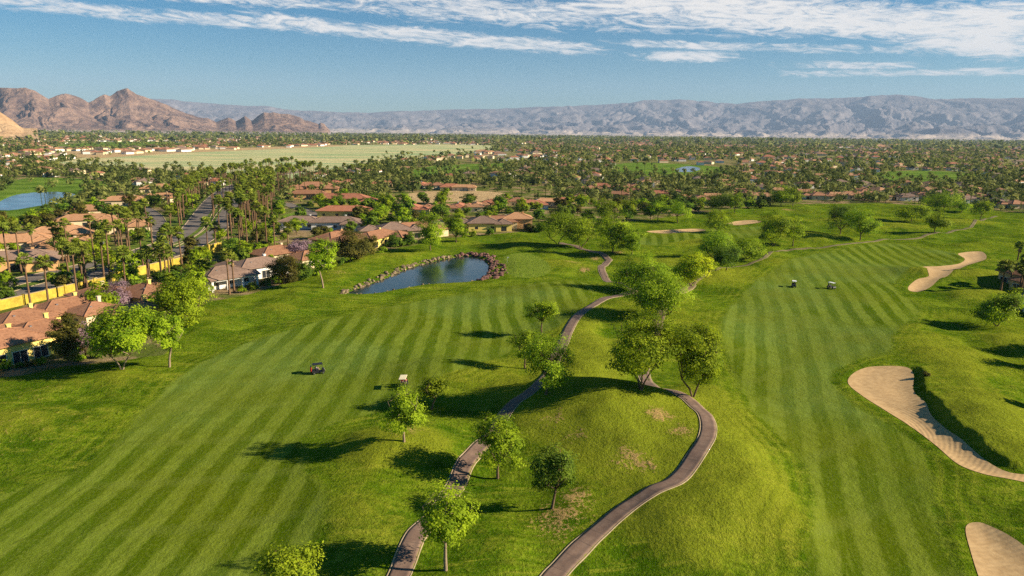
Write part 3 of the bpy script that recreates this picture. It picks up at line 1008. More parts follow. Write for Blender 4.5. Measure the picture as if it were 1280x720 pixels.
def pool(name, P, z, mt, lab):
    res = delaunay_2d_cdt([Vector((float(a), float(b))) for a, b in P], [(i, (i + 1) % len(P)) for i in range(len(P))], [list(range(len(P)))], 1, 1e-5)
    V = np.array([(p.x, p.y, z) for p in res[0]])
    F = np.array(res[2])
    me = mesh_np(name, V, F, [mt])
    if me.polygons[0].normal.z < 0:
        me.flip_normals()
    tag(link(name, me), lab, kind='structure')


def grow(P, d):
    c = P.mean(0)
    return c + (P - c) * (1 + d / np.maximum(np.hypot(*(P - c).T), 1)[:, None])


pool('pond_water', grow(POND, 0.6), -0.62, MAT['water'], 'dark green pond beside the green')
pool('lake_water', grow(LPOND, 2.0), -0.5, MAT['water_blue'], 'blue lake on the neighbouring course')
pool('lake_water', grow(FPOND, 2.0), 0.12, MAT['water_blue'], 'far blue pond between green lawns')


def strip(name, P, w, zoff, mt, h_on=True, lab=None, kerb=0.0, off=0.0, sub=1):
    """ribbon of width w along polyline P, following the land"""
    P = np.asarray(P, float)
    if sub > 1:
        t = np.linspace(0, len(P) - 1, (len(P) - 1) * sub + 1)
        P = np.column_stack([np.interp(t, np.arange(len(P)), P[:, k]) for k in (0, 1)])
    D = np.gradient(P, axis=0)
    D /= np.hypot(*D.T)[:, None] + 1e-9
    Nn = np.column_stack([-D[:, 1], D[:, 0]])
    L = np.concatenate([[0], np.cumsum(np.hypot(*np.diff(P, axis=0).T))])
    cs = np.linspace(-1, 1, 7 if w > 1 else 3)
    V, al, ac = [], [], []
    ctr = P + Nn * off
    for c in cs:
        q = ctr + Nn * (c * w / 2)
        z = (height(q[:, 0], q[:, 1]) if h_on else np.zeros(len(q))) + zoff
        V.append(np.column_stack([q, z]))
        al.append(L)
        ac.append(np.full(len(q), c))
    n = len(P)
    k = len(cs)
    Z = np.array([v[:, 2] for v in V])
    if h_on:   # the bed is graded across, never sharper than the ground under it
        Zs = np.maximum(Z, Z.mean(0) * 0.6 + Z * 0.4)
        for i in range(k):
            V[i][:, 2] = Zs[i]
    V = np.vstack(V)
    F = []
    for c in range(k - 1):
        a = np.arange(n - 1) + c * n
        F.append(np.stack([a, a + 1, a + 1 + n, a + n], 1)[:, ::-1])
    F = np.vstack(F)
    if kerb > 0:      # real thickness down to the ground
        nv = len(V)
        W = V.copy()
        W[:, 2] -= kerb + 0.15
        V = np.vstack([V, W])
        for c, fl in ((0, 1), (k - 1, -1)):
            a = np.arange(n - 1) + c * n
            q = np.stack([a, a + 1, a + 1 + nv, a + nv], 1)
            F = np.vstack([F, q if fl > 0 else q[:, ::-1]])
        al, ac = al + al, ac + ac
    me = mesh_np(name, V, F, [mt], True, attrs={'along': np.concatenate(al), 'across': np.concatenate(ac)})
    return tag(link(name, me), lab, kind='structure')


NB = int(np.argmin(np.hypot(*(PBW - PBW[19 * 6]).T)))
for P, nm, w, kb in ((PAW, 'the left cart path past the pond green', 2.05, 1), (PBW[:NB], 'the winding right cart path', 2.05, 1), (PBW[NB - 1:], 'the far stretch of the right cart path', 1.5, 0)):
    strip('cart_path', P, w, 0.07 if kb else 0.05, MAT['path' if kb else 'old_path'], True, 'brown paved surface of ' + nm, 0.08, sub=3)
    if kb:
        for s in (-1, 1):
            strip('path_kerb', P, 0.15, 0.072, MAT['kerb'], True, 'pale concrete edging of ' + nm, 0.08, off=s * 1.10, sub=3)
for P, w in ROADS:
    strip('road', P, w, 0.03 if w > 8 else 0.034, MAT['asphalt'], False, 'grey asphalt road of the town', sub=2)
    for s in (-1, 1):
        strip('road_kerb', P, 0.55 if w > 8 else 0.35, 0.14, MAT['kerb'], False, 'pale kerb of the town road', 0.12, off=s * (w / 2 + 0.25), sub=2)
# grass median and verges of the boulevard
mA = np.array([RD_NEAR[int(i)] for i in np.linspace(0, len(RD_NEAR) - 1, 40)])
mB = np.array([RD_FAR[np.argmin(np.hypot(*(RD_FAR - q).T))] for q in mA])
mid = (mA + mB) / 2
wid = np.hypot(*(mA - mB).T)
strip('median_grass', mid[:34], 5.0, 0.05, MAT['verge'], False, 'green grass median of the boulevard', sub=2)
strip('verge_grass', RD_FAR, 6.0, 0.025, MAT['verge'], False, 'green grass verge behind the boulevard', off=8.0)


# ------------------------------------------------------------------ mountains
def range_mesh(name, prof, r0, r1, rp, mt, label, seed, nf, n_az, n_r, jag, extra=200):
    """a ridge whose skyline follows prof (photo px, py), standing between r0 and r1 with its crest near rp"""
    prof = np.array(prof, float)
    pxs = np.linspace(prof[0, 0], prof[-1, 0], n_az)
    pys = np.interp(pxs, prof[:, 0], prof[:, 1])
    az, el = [], []
    for a, b in zip(pxs, pys):
        dx, dy, dz = ray(a, b)
        az.append(math.atan2(dx, dy))
        el.append(dz / math.hypot(dx, dy))
    az, el = np.array(az), np.array(el)
    # crest line: wanders in distance so that spurs overlap
    t = np.concatenate([np.linspace(0, 1, int(n_r * .72)), np.linspace(1, 0, n_r - int(n_r * .72) + 1)[1:]])
    back = np.arange(n_r) >= int(n_r * .72)
    n_r = len(t)
    A = np.repeat(az[:, None], n_r, 1)
    s_ = A * rp
    crest = rp * (1 + 0.035 * fbm(s_ / (nf * 3), s_ * 0 + 1.7, 3, seed + 40)[:, :1])
    RR = np.where(back[None, :], r1 + (crest - r1) * t[None, :], r0 + (crest - r0) * t[None, :])
    X, Y = RR * np.sin(A), RR * np.cos(A)
    T = np.repeat(t[None, :], n_az, 0)
    dd = np.where(back, 1 + (1 - t), t)[None, :] * (crest - r0)
    w1 = fbm(s_ / nf, dd / nf, 3, seed) * 0.75
    w2 = fbm(s_ / nf, dd / nf, 3, seed + 5) * 0.6
    gul = 0
    tot = 0
    a_ = 1.0
    for i in range(6):
        q = 2.0 ** i
        gul = gul + a_ * np.abs(pn((s_ / nf + w1) * q * 0.8, (dd / nf * (0.32 + .12 * i) + w2) * q * 0.8, seed + 7 * i)) * 2.4
        tot += a_
        a_ *= 0.5
    gul = np.clip(gul / tot, 0, 1.3)
    env = T ** 1.15
    cut = (1 - T ** 3 * (1 - jag)) * ss(0, .12, T)
    Hh = env * np.maximum(1 - 1.35 * (1 - gul) * cut * (1.0 - 0.35 * T), 0.03)
    # outlying spurs: buttresses that stand out from the face
    but = np.clip(1 - np.abs(pn(s_ / (nf * 1.9) + w1 * .5, dd / (nf * 5.0), seed + 60)) * 2.6, 0, 1)
    Hh = Hh * (0.68 + 0.32 * (but * (1 - T) + T))
    top = np.maximum(el, 0.00002)[:, None] * crest
    Z = Hh * top + CAM_H * T
    # nothing in front may stand above the crest line
    Z = np.minimum(Z, (np.maximum(el, .00002)[:, None] * 0.995) * RR + CAM_H * T) if jag < .2 else Z
    Z = Z - 6 * (1 - ss(0, 0.03, T))
    idx = np.arange(n_az * n_r).reshape(n_az, n_r)
    F = np.stack([idx[:-1, :-1], idx[1:, :-1], idx[1:, 1:], idx[:-1, 1:]], -1).reshape(-1, 4)
    me = mesh_np(name, np.stack([X.ravel(), Y.ravel(), Z.ravel()], 1), F, [mt], True)
    if me.polygons[len(me.polygons) // 2].normal.z < 0:
        me.flip_normals()
    return tag(link(name, me), label, kind='structure')


LM = [(-330, 150), (-220, 128), (-120, 112), (-50, 118), (0, 107.5), (17, 109), (31, 108), (44, 112), (52, 117), (60, 121), (70, 117), (82, 115), (92, 117), (100, 120), (110, 126),
      (116, 123), (122, 119), (130, 115), (137, 117), (142, 114), (147, 111), (153, 110), (159, 107.5), (164, 111), (170, 115), (180, 118), (190, 122), (207, 129),
      (218, 135), (232, 141), (241, 143), (250, 146), (260, 147), (270, 152), (278, 149), (285, 146), (290, 148), (295, 151), (300, 148), (306, 144), (311, 148),
      (315, 151), (322, 145), (330, 140), (336, 141), (342, 140), (350, 142), (360, 142), (367, 144), (375, 146), (381, 150), (387, 151), (393, 153), (398, 155), (401, 152.5), (405, 154), (409, 159), (413, 163)]
range_mesh('mountain', LM, 7200, 11500, 8700, MAT['mount_near'], 'bare brown desert mountain with a pointed peak', 3, 620, 900, 220, 0.10)
HN = [(-160, 120), (-90, 118), (-40, 122), (-14, 131), (0, 139), (8, 144), (16, 150), (24, 157), (33, 163), (40, 168), (48, 171.5)]
range_mesh('hill', HN, 2650, 3500, 3000, MAT['mount_hill'], 'tan rocky slope at the left end of the plain', 9, 130, 240, 90, 0.12)
FM = [(60, 140), (130, 128), (190, 121), (215, 123), (250, 126), (290, 129), (330, 132), (365, 136), (400, 137.5), (425, 139), (460, 140.5), (480, 138.5), (517, 137), (545, 136), (575, 135),
      (620, 134), (660, 132), (700, 131), (740, 129), (770, 127), (800, 125), (825, 123), (845, 121), (862, 122), (880, 125), (900, 126), (920, 127.5), (940, 126), (960, 125), (1000, 122.5),
      (1040, 120), (1070, 118), (1100, 117), (1125, 118), (1150, 120), (1180, 121), (1220, 120), (1250, 120.5), (1280, 120.5), (1400, 124), (1560, 135), (1700, 150)]
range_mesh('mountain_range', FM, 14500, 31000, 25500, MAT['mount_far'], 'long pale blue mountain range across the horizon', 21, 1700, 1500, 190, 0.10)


# ------------------------------------------------------------------ trees
def leaf_quads(C, size, rs, flat=0.35, out=None):
    """C (n,3) centres -> quads with random facing; returns V, F, tint"""
    n = len(C)
    nv = rs.normal(size=(n, 3))
    nv[:, 2] = np.abs(nv[:, 2]) + flat
    if out is not None:      # leaves on the outside of a crown face outward
        nv = nv / np.linalg.norm(nv, axis=1)[:, None] * 0.75 + out
    nv /= np.linalg.norm(nv, axis=1)[:, None]
    t = np.cross(nv, rs.normal(size=(n, 3)))
    t /= np.linalg.norm(t, axis=1)[:, None] + 1e-9
    b = np.cross(nv, t)
    s = (size * (0.4 + 1.3 * rs.rand(n) ** 1.6))[:, None]
    t, b = t * s, b * s * 0.5
    V = np.stack([C - t, C + b, C + t, C - b], 1).reshape(-1, 3)
    F = np.arange(n * 4).reshape(n, 4)
    return V, F


def tree_meshes(seed, H, W, fork=0.3, stems=1, limbs=5, tips=80, per=90, leaf=0.17, leafm='leaf_green', barkm='bark', lobes=6, flat=0.62, lean=0.0, sparse=0.10, tr=None, young=False):
    """H height, W crown width. Returns trunk mesh and crown mesh."""
    rs = np.random.RandomState(seed)
    rd = random.Random(seed)
    fork = fork * (1.05 if young else 0.85)
    zc = H * (fork + (1 - fork) * 0.50)
    rz = H * (1 - fork) * 0.52
    rx = W / 2
    tr = tr or 0.012 * H + 0.06
    # lobes give the crown an uneven outline
    L = []
    for i in range(lobes):
        a = 2 * PI * i / lobes + rd.uniform(-0.5, 0.5)
        q = rd.uniform(0.25, 0.62)
        L.append((rx * q * math.cos(a), rx * q * math.sin(a), zc + rz * rd.uniform(-0.62, 0.40), rx * rd.uniform(0.42, 0.58), rz * rd.uniform(0.45, 0.62)))
    L.append((0, 0, zc + rz * 0.30, rx * 0.62, rz * 0.66))
    tips = int(tips * (1.1 if young else 1.35))
    leaf = leaf * (0.9 if young else 1.0)
    per = int(per * 1.3)
    T = []
    g = 0
    while len(T) < tips and g < 9000:
        g += 1
        l = L[rd.randrange(len(L))]
        v = rs.normal(size=3)
        v /= np.linalg.norm(v)
        rr_ = rd.uniform(0.35, 1.0) ** 0.5
        p = np.array([l[0] + v[0] * l[3] * rr_, l[1] + v[1] * l[3] * rr_, l[2] + v[2] * l[4] * rr_])
        if p[2] < H * fork * 0.9:
            continue
        if all(np.linalg.norm((p - q) / (1, 1, 0.8)) > W * 0.045 for q in T):
            T.append(p)
    tb = MB()
    nodes = []          # points on limbs that twigs may start from
    lx = lean * H
    for s in range(stems):
        a0 = 2 * PI * s / stems + rd.uniform(-0.4, 0.4)
        sp = 0.0 if stems == 1 else 0.16 * W * rd.uniform(0.7, 1.2)
        fx, fy = math.cos(a0) * sp + lx, math.sin(a0) * sp
        bx, by = (0, 0) if stems == 1 else (math.cos(a0) * tr * 0.8, math.sin(a0) * tr * 0.8)
        fz = H * fork * rd.uniform(0.9, 1.1)
        r0 = tr / math.sqrt(stems)
        pts = [(bx, by, -0.5), (bx, by, 0.12), (bx + (fx - bx) * 0.3 + rd.uniform(-.1, .1), by + (fy - by) * 0.3 + rd.uniform(-.1, .1), fz * 0.45), (bx + (fx - bx) * .75, by + (fy - by) * .75, fz * 0.8), (fx, fy, fz)]
        tb.tube(pts, [r0 * 1.7, r0 * 1.2, r0, r0 * .88, r0 * .8], 8)
        nl = max(2, limbs // stems)
        for k in range(nl):
            a = a0 + (2 * PI * k / nl if stems == 1 else (k - (nl - 1) / 2) * 1.1) + rd.uniform(-0.35, 0.35)
            q = rd.uniform(0.42, 0.78)
            ex, ey, ez = fx * 0.5 + math.cos(a) * rx * q, fy * 0.5 + math.sin(a) * rx * q, zc + rz * rd.uniform(-0.25, 0.45)
            P0, P3_ = Vector((fx, fy, fz)), Vector((ex, ey, ez))
            md = (P0 + P3_) / 2 + Vector((rd.uniform(-.3, .3), rd.uniform(-.3, .3), -0.07 * H))
            cur = [P0 * (1 - t) ** 2 + md * 2 * t * (1 - t) + P3_ * t * t for t in (0, .2, .4, .6, .8, 1.0)]
            cur[0] = cur[0] - Vector((0, 0, 0.1))
            rads = [r0 * .62 * (1 - t * 0.8) + 0.015 for t in (0, .2, .4, .6, .8, 1.0)]
            tb.tube(cur, rads, 6)
            for i in range(2, 6):
                nodes.append((cur[i], rads[i]))
    for p in T:
        q, r_ = min(nodes, key=lambda n_: (n_[0] - Vector(p)).length + 0.6 * max(0, n_[0].z - p[2]))
        d = Vector(p) - q
        if d.length < 0.05:
            continue
        m1 = q + d * 0.5 + Vector((rd.uniform(-.12, .12), rd.uniform(-.12, .12), rd.uniform(-.15, .1))) * (W / 8)
        tb.tube([q, m1, Vector(p)], [min(r_ * 0.7, 0.05 + 0.004 * H), 0.03, 0.012], 4)
    trunk = tb.mesh('trunk', MAT[barkm], True)
    C, K = [], []
    cr = W * 0.105
    for p in T:
        if rd.random() < sparse:
            continue
        n = int(per * 1.3 * rd.uniform(0.6, 1.3))
        v = rs.normal(size=(n, 3)) * np.array([1, 1, flat]) * cr * 0.62
        C.append(p + v)
        K.append(np.full(n, rd.uniform(0, 1)))
    C = np.vstack(C)
    K = np.concatenate(K)
    og = (C - np.array([0, 0, zc - rz * 0.4])) / np.array([rx, rx, rz * 1.2])
    on_ = np.linalg.norm(og, axis=1)[:, None]
    V, F = leaf_quads(C, leaf, rs, 0.1, og / (on_ + 1e-6) * np.clip(on_ * 1.3, 0, 1.1))
    crown = mesh_np('crown', V, F, [MAT[leafm]], False, attrs={'tint': np.repeat(K, 4)})
    return trunk, crown


def make_tree(name, meshes, loc, rz=0, sc=(1, 1, 1), label=None, cat='tree', group=None):
    r = link(name, None, loc=loc, rz=rz)
    r.scale = sc
    tag(r, label, cat, group)
    link('trunk', meshes[0], r)
    link('crown', meshes[1], r)
    return r


def px_size(px, py, base, topy, wpx):
    """real height and crown width of a thing standing at base whose top shows at row topy"""
    lo, hi = 0.3, 60.0
    for _ in range(30):
        m_ = (lo + hi) / 2
        if proj(base.x, base.y, base.z + m_)[1] > topy:
            lo = m_
        else:
            hi = m_
    d = proj(base.x, base.y, base.z + lo)[2]
    return lo, wpx * d / 853.0


# near course trees: base px, base py, top py, crown width px, options, label.  Each has a mesh of its own.
NEAR = [
    (505, 552, 483, 57, dict(fork=.30, limbs=5, tips=70, per=85, leaf=.15, leafm='leaf_light', barkm='bark_pale', sparse=.12, flat=.8), 'young feathery light green tree casting a long shadow left over the fairway edge'),
    (540, 512, 466, 44, dict(fork=.30, limbs=4, tips=52, per=70, leaf=.15, leafm='leaf_light', lean=.10, sparse=.15, flat=.8), 'small leaning tree just behind the cream-roofed golf cart'),
    (622, 598, 517, 68, dict(fork=.24, limbs=5, tips=80, per=80, leaf=.15, leafm='leaf_green', sparse=.15, flat=.7), 'airy round tree on the right edge of the left cart path below the hill'),
    (690, 636, 553, 64, dict(fork=.30, limbs=5, tips=70, per=80, leaf=.15, leafm='leaf_dark', sparse=.15, flat=.7, lean=.05), 'dark sparse tree standing alone on the mound between the cart paths'),
    (557, 713, 600, 80, dict(fork=.30, limbs=5, tips=100, per=85, leaf=.14, leafm='leaf_green', barkm='bark_pale', sparse=.12, flat=.8), 'leafy tree overhanging the lowest stretch of the left cart path'),
    (364, 778, 680, 86, dict(fork=.35, limbs=5, tips=60, per=85, leaf=.15, leafm='leaf_light', sparse=.2, flat=.9), 'yellow-green treetop cut off by the bottom edge of the view'),
    (683, 493, 414, 68, dict(fork=.26, limbs=6, tips=95, per=85, leaf=.16, leafm='leaf_light', sparse=.10, flat=.75), 'full light green tree at the crest beside the left cart path'),
    (656, 461, 411, 44, dict(fork=.30, limbs=4, tips=50, per=70, leaf=.16, leafm='leaf_light', sparse=.12), 'thin tree touching the left side of the full light green tree'),
    (677, 418, 373, 43, dict(fork=.36, limbs=5, tips=60, per=70, leaf=.17, leafm='leaf_green', sparse=.1), 'small round-headed tree alone at the right edge of the left fairway'),
    (801, 487, 382, 84, dict(fork=.20, stems=3, limbs=9, tips=170, per=120, leaf=.17, leafm='leaf_green', sparse=.05, flat=.55, lobes=8), 'largest vase-shaped tree standing over the right cart path'),
    (866, 496, 403, 74, dict(fork=.24, stems=2, limbs=8, tips=150, per=120, leaf=.17, leafm='leaf_green', sparse=.05, flat=.55, lobes=8, lean=-.04), 'broad dark tree on the outside of the cart path bend, right of the vase-shaped one'),
    (822, 397, 338, 74, dict(fork=.14, stems=2, limbs=8, tips=120, per=110, leaf=.18, leafm='leaf_green', sparse=.12, flat=.6, lobes=8), 'wide rounded tree directly behind the largest vase-shaped tree'),
    (800, 366, 312, 62, dict(fork=.18, stems=2, limbs=8, tips=100, per=100, leaf=.18, leafm='leaf_green', sparse=.12, flat=.6), 'domed tree hiding the left cart path where it turns'),
    (864, 358, 313, 46, dict(fork=.24, stems=2, limbs=5, tips=90, per=110, leaf=.2, leafm='leaf_yellow', sparse=.1, flat=.55), 'bright yellow flowering tree among the green ones'),
    (885, 347, 323, 26, dict(fork=.3, limbs=4, tips=40, per=50, leaf=.2, leafm='leaf_green'), 'small tree between the yellow flowering tree and its darker neighbour'),
    (893, 325, 287, 50, dict(fork=.26, stems=2, limbs=6, tips=70, per=80, leaf=.22, leafm='leaf_green', lean=-.06), 'low spreading tree left of a close group of three'),
    (908, 338, 304, 42, dict(fork=.28, limbs=5, tips=60, per=80, leaf=.22, leafm='leaf_dark'), 'dark tree nearest the viewer in a close group of three'),
    (934, 324, 296, 46, dict(fork=.28, stems=2, limbs=6, tips=60, per=75, leaf=.22, leafm='leaf_green', lean=.06), 'umbrella-shaped tree right of a close group of three'),
    (966, 307, 261, 42, dict(fork=.22, stems=2, limbs=6, tips=70, per=80, leaf=.24, leafm='leaf_green'), 'tall full tree beside the yellowish one above the second path'),
    (991, 308, 267, 32, dict(fork=.32, limbs=4, tips=50, per=60, leaf=.22, leafm='leaf_light'), 'yellowish thin tree beside the tall full tree'),
    (1050, 293, 252, 40, dict(fork=.18, limbs=5, tips=70, per=80, leaf=.24, leafm='leaf_dark'), 'dark tree standing left in the pair by the far path'),
    (1075, 301, 259, 40, dict(fork=.28, limbs=5, tips=70, per=80, leaf=.24, leafm='leaf_green'), 'round tree standing right in the pair by the far path'),
    (896, 291, 262, 38, dict(fork=.16, limbs=5, tips=60, per=70, leaf=.24, leafm='leaf_green'), 'dense tree beside the pale sand strip'),
    (1139, 277, 248, 42, dict(fork=.22, limbs=6, tips=70, per=80, leaf=.26, leafm='leaf_green'), 'wide dark tree left of the slim tree on the far slope'),
    (1168, 290, 260, 30, dict(fork=.30, limbs=4, tips=60, per=60, leaf=.25, leafm='leaf_green'), 'slim tree casting a shadow on the open far slope'),
    (1225, 275, 249, 28, dict(fork=.30, limbs=4, tips=50, per=60, leaf=.25, leafm='leaf_green', lean=.05), 'leaning tree where the far path leaves the view'),
    (1202, 265, 250, 24, dict(fork=.30, limbs=4, tips=40, per=60, leaf=.25, leafm='leaf_green'), 'small tree just left of the leaning far tree'),
    (1180, 262, 238, 42, dict(fork=.18, limbs=6, tips=70, per=80, leaf=.28, leafm='leaf_light'), 'big rounded tree in front of the far right roofs'),
    (976, 258, 229, 30, dict(fork=.24, limbs=5, tips=60, per=80, leaf=.28, leafm='leaf_green'), 'taller left tree of a pair at the edge of the houses'),
    (991, 258, 233, 22, dict(fork=.28, limbs=5, tips=50, per=70, leaf=.28, leafm='leaf_light'), 'lighter right tree of a pair at the edge of the houses'),
    (822, 276, 249, 30, dict(fork=.30, limbs=5, tips=50, per=60, leaf=.25, leafm='leaf_green'), 'tree on the far green below the pink roofs'),
    (847, 279, 247, 32, dict(fork=.30, limbs=5, tips=50, per=60, leaf=.25, leafm='leaf_green', lean=-.05), 'tree right of the one below the pink roofs'),
    (900, 265, 242, 36, dict(fork=.16, limbs=6, tips=60, per=80, leaf=.28, leafm='leaf_dark'), 'wide dark tree in the middle of the far tree line'),
    (918, 266, 240, 24, dict(fork=.28, limbs=4, tips=50, per=60, leaf=.26, leafm='leaf_light'), 'light tree beside the wide dark tree of the far line'),
    (697, 306, 265, 60, dict(fork=.28, stems=2, limbs=8, tips=90, per=90, leaf=.22, leafm='leaf_green', lean=-.06), 'umbrella tree above the waste bunker behind the green'),
    (726, 311, 266, 50, dict(fork=.28, stems=2, limbs=7, tips=80, per=90, leaf=.22, leafm='leaf_green', lean=.03), 'second umbrella tree behind the green, by the cart path'),
    (766, 316, 262, 44, dict(fork=.22, limbs=6, tips=80, per=90, leaf=.22, leafm='leaf_green'), 'tall tree on the right of the cart path bend'),
    (790, 318, 283, 32, dict(fork=.22, limbs=6, tips=60, per=80, leaf=.22, leafm='leaf_green'), 'lower tree tucked right of the tall one at the path bend'),
    (700, 288, 254, 26, dict(fork=.28, limbs=5, tips=60, per=80, leaf=.24, leafm='leaf_dark'), 'dark tree rising behind the two umbrella trees'),
    (757, 276, 247, 36, dict(fork=.2, limbs=5, tips=60, per=80, leaf=.26, leafm='leaf_green'), 'rounded tree in front of the red roofs, behind the path bend'),
    (786, 276, 247, 24, dict(fork=.22, limbs=5, tips=50, per=70, leaf=.26, leafm='leaf_light'), 'light green tree left of the far bunker'),
    (813, 275, 250, 20, dict(fork=.22, limbs=5, tips=40, per=60, leaf=.26, leafm='leaf_dark'), 'small dark tree at the foot of the pink roofs'),
    (538, 313, 264, 38, dict(fork=.22, limbs=6, tips=80, per=85, leaf=.22, leafm='leaf_light'), 'light green tree on the pond bank, left of the pair'),
    (570, 303, 264, 30, dict(fork=.22, limbs=6, tips=70, per=85, leaf=.22, leafm='leaf_green'), 'darker green tree on the pond bank, right of the pair'),
    (404, 360, 297, 38, dict(fork=.40, limbs=6, tips=80, per=85, leaf=.2, leafm='leaf_green', barkm='bark_pale', lean=-.06), 'bright tree with a bent pale trunk at the left end of the pond'),
    (153, 462, 381, 82, dict(fork=.28, stems=2, limbs=8, tips=130, per=110, leaf=.19, leafm='leaf_green', barkm='bark_pale', lean=.02), 'spreading bright green tree on the lawn before the salmon roofs'),
    (212, 459, 386, 46, dict(fork=.40, limbs=5, tips=70, per=85, leaf=.17, leafm='leaf_light', barkm='bark_pale', lean=.06), 'light tree with a curved trunk right of the spreading tree'),
    (229, 405, 346, 68, dict(fork=.08, stems=2, limbs=8, tips=130, per=110, leaf=.2, leafm='leaf_green', lobes=8), 'massive rounded tree at the right end of the salmon roofs'),
    (86, 456, 390, 38, dict(fork=.10, limbs=6, tips=90, per=90, leaf=.17, leafm='leaf_olive'), 'tall olive brown shrubby tree against the nearest houses'),
    (150, 388, 350, 44, dict(fork=.25, limbs=6, tips=80, per=70, leaf=.18, leafm='leaf_purple', sparse=.1), 'purple jacaranda between the salmon roofs'),
    (108, 448, 402, 34, dict(fork=.25, limbs=5, tips=60, per=60, leaf=.17, leafm='leaf_purple', sparse=.1), 'smaller mauve jacaranda behind the olive shrubby tree'),
    (372, 326, 299, 36, dict(fork=.25, limbs=5, tips=60, per=60, leaf=.2, leafm='leaf_purple', sparse=.1), 'mauve jacaranda far up the row of fairway houses'),
    (356, 354, 318, 40, dict(fork=.10, limbs=6, tips=80, per=90, leaf=.2, leafm='leaf_olive'), 'dark olive tree beside the white lanai house'),
    (380, 350, 326, 22, dict(fork=.12, limbs=5, tips=50, per=70, leaf=.2, leafm='leaf_dark'), 'small dark tree left of the bright bent-trunk tree'),
    (438, 326, 286, 42, dict(fork=.10, limbs=6, tips=90, per=90, leaf=.22, leafm='leaf_olive'), 'large olive tree at the middle of the fairway houses'),
    (461, 318, 293, 24, dict(fork=.10, limbs=5, tips=60, per=80, leaf=.22, leafm='leaf_olive'), 'smaller olive tree joined to the large one by the houses'),
    (493, 308, 290, 22, dict(fork=.05, limbs=5, tips=50, per=80, leaf=.22, leafm='leaf_dark'), 'dark rounded tree at the lawn corner beyond the olive trees'),
    (512, 306, 289, 18, dict(fork=.05, limbs=5, tips=50, per=80, leaf=.22, leafm='leaf_dark'), 'blackish bush-like tree closest to the pond pair'),
    (1246, 408, 364, 56, dict(fork=.24, stems=2, limbs=7, tips=90, per=95, leaf=.19, leafm='leaf_green', flat=.55), 'spreading tree alone beside the right-hand fairway, before the brown-roofed house'),
    (70, 322, 296, 30, dict(fork=.15, limbs=5, tips=60, per=80, leaf=.24, leafm='leaf_dark'), 'rounded dark tree among the palms across the boulevard'),
]
for i, (bx, by, ty, w, op, lab) in enumerate(NEAR):
    b = P3(bx, by)
    Hh, Ww = px_size(bx, by, b, ty, w)
    me = tree_meshes(100 + i, Hh * 0.98, Ww * (1.0 if i < 11 else 1.05), young=i < 9 or i in (9, 10), **op)
    make_tree('broadleaf_tree', me, (b.x, b.y, b.z - 0.05), 0, label=lab)
# trees standing just outside the right edge, seen by the shadows they throw across the rough
for k, (px, py, hh) in enumerate(((1322, 441, 7.5), (1318, 463, 7.0), (1322, 352, 9.0), (1312, 515, 5.0), (1345, 380, 9.0))):
    b = P3(px, py)
    me = tree_meshes(300 + k, hh, hh * 0.9, tips=60, per=60, leafm='leaf_green')
    make_tree('broadleaf_tree', me, (b.x, b.y, b.z - .05), label='tree beyond the right edge whose shadow crosses the rough', group='trees just beyond the right edge')

# stock trees for the town and the far tree lines
STOCK = [tree_meshes(400 + i, 8.0, w_, fork=.16, limbs=5, tips=34, per=42, leaf=.34, leafm=lm, lobes=5, sparse=.05)
         for i, (w_, lm) in enumerate(((8, 'leaf_green'), (7, 'leaf_light'), (8.5, 'leaf_dark'), (6, 'leaf_olive'), (9, 'leaf_green'), (6, 'leaf_dark')))]


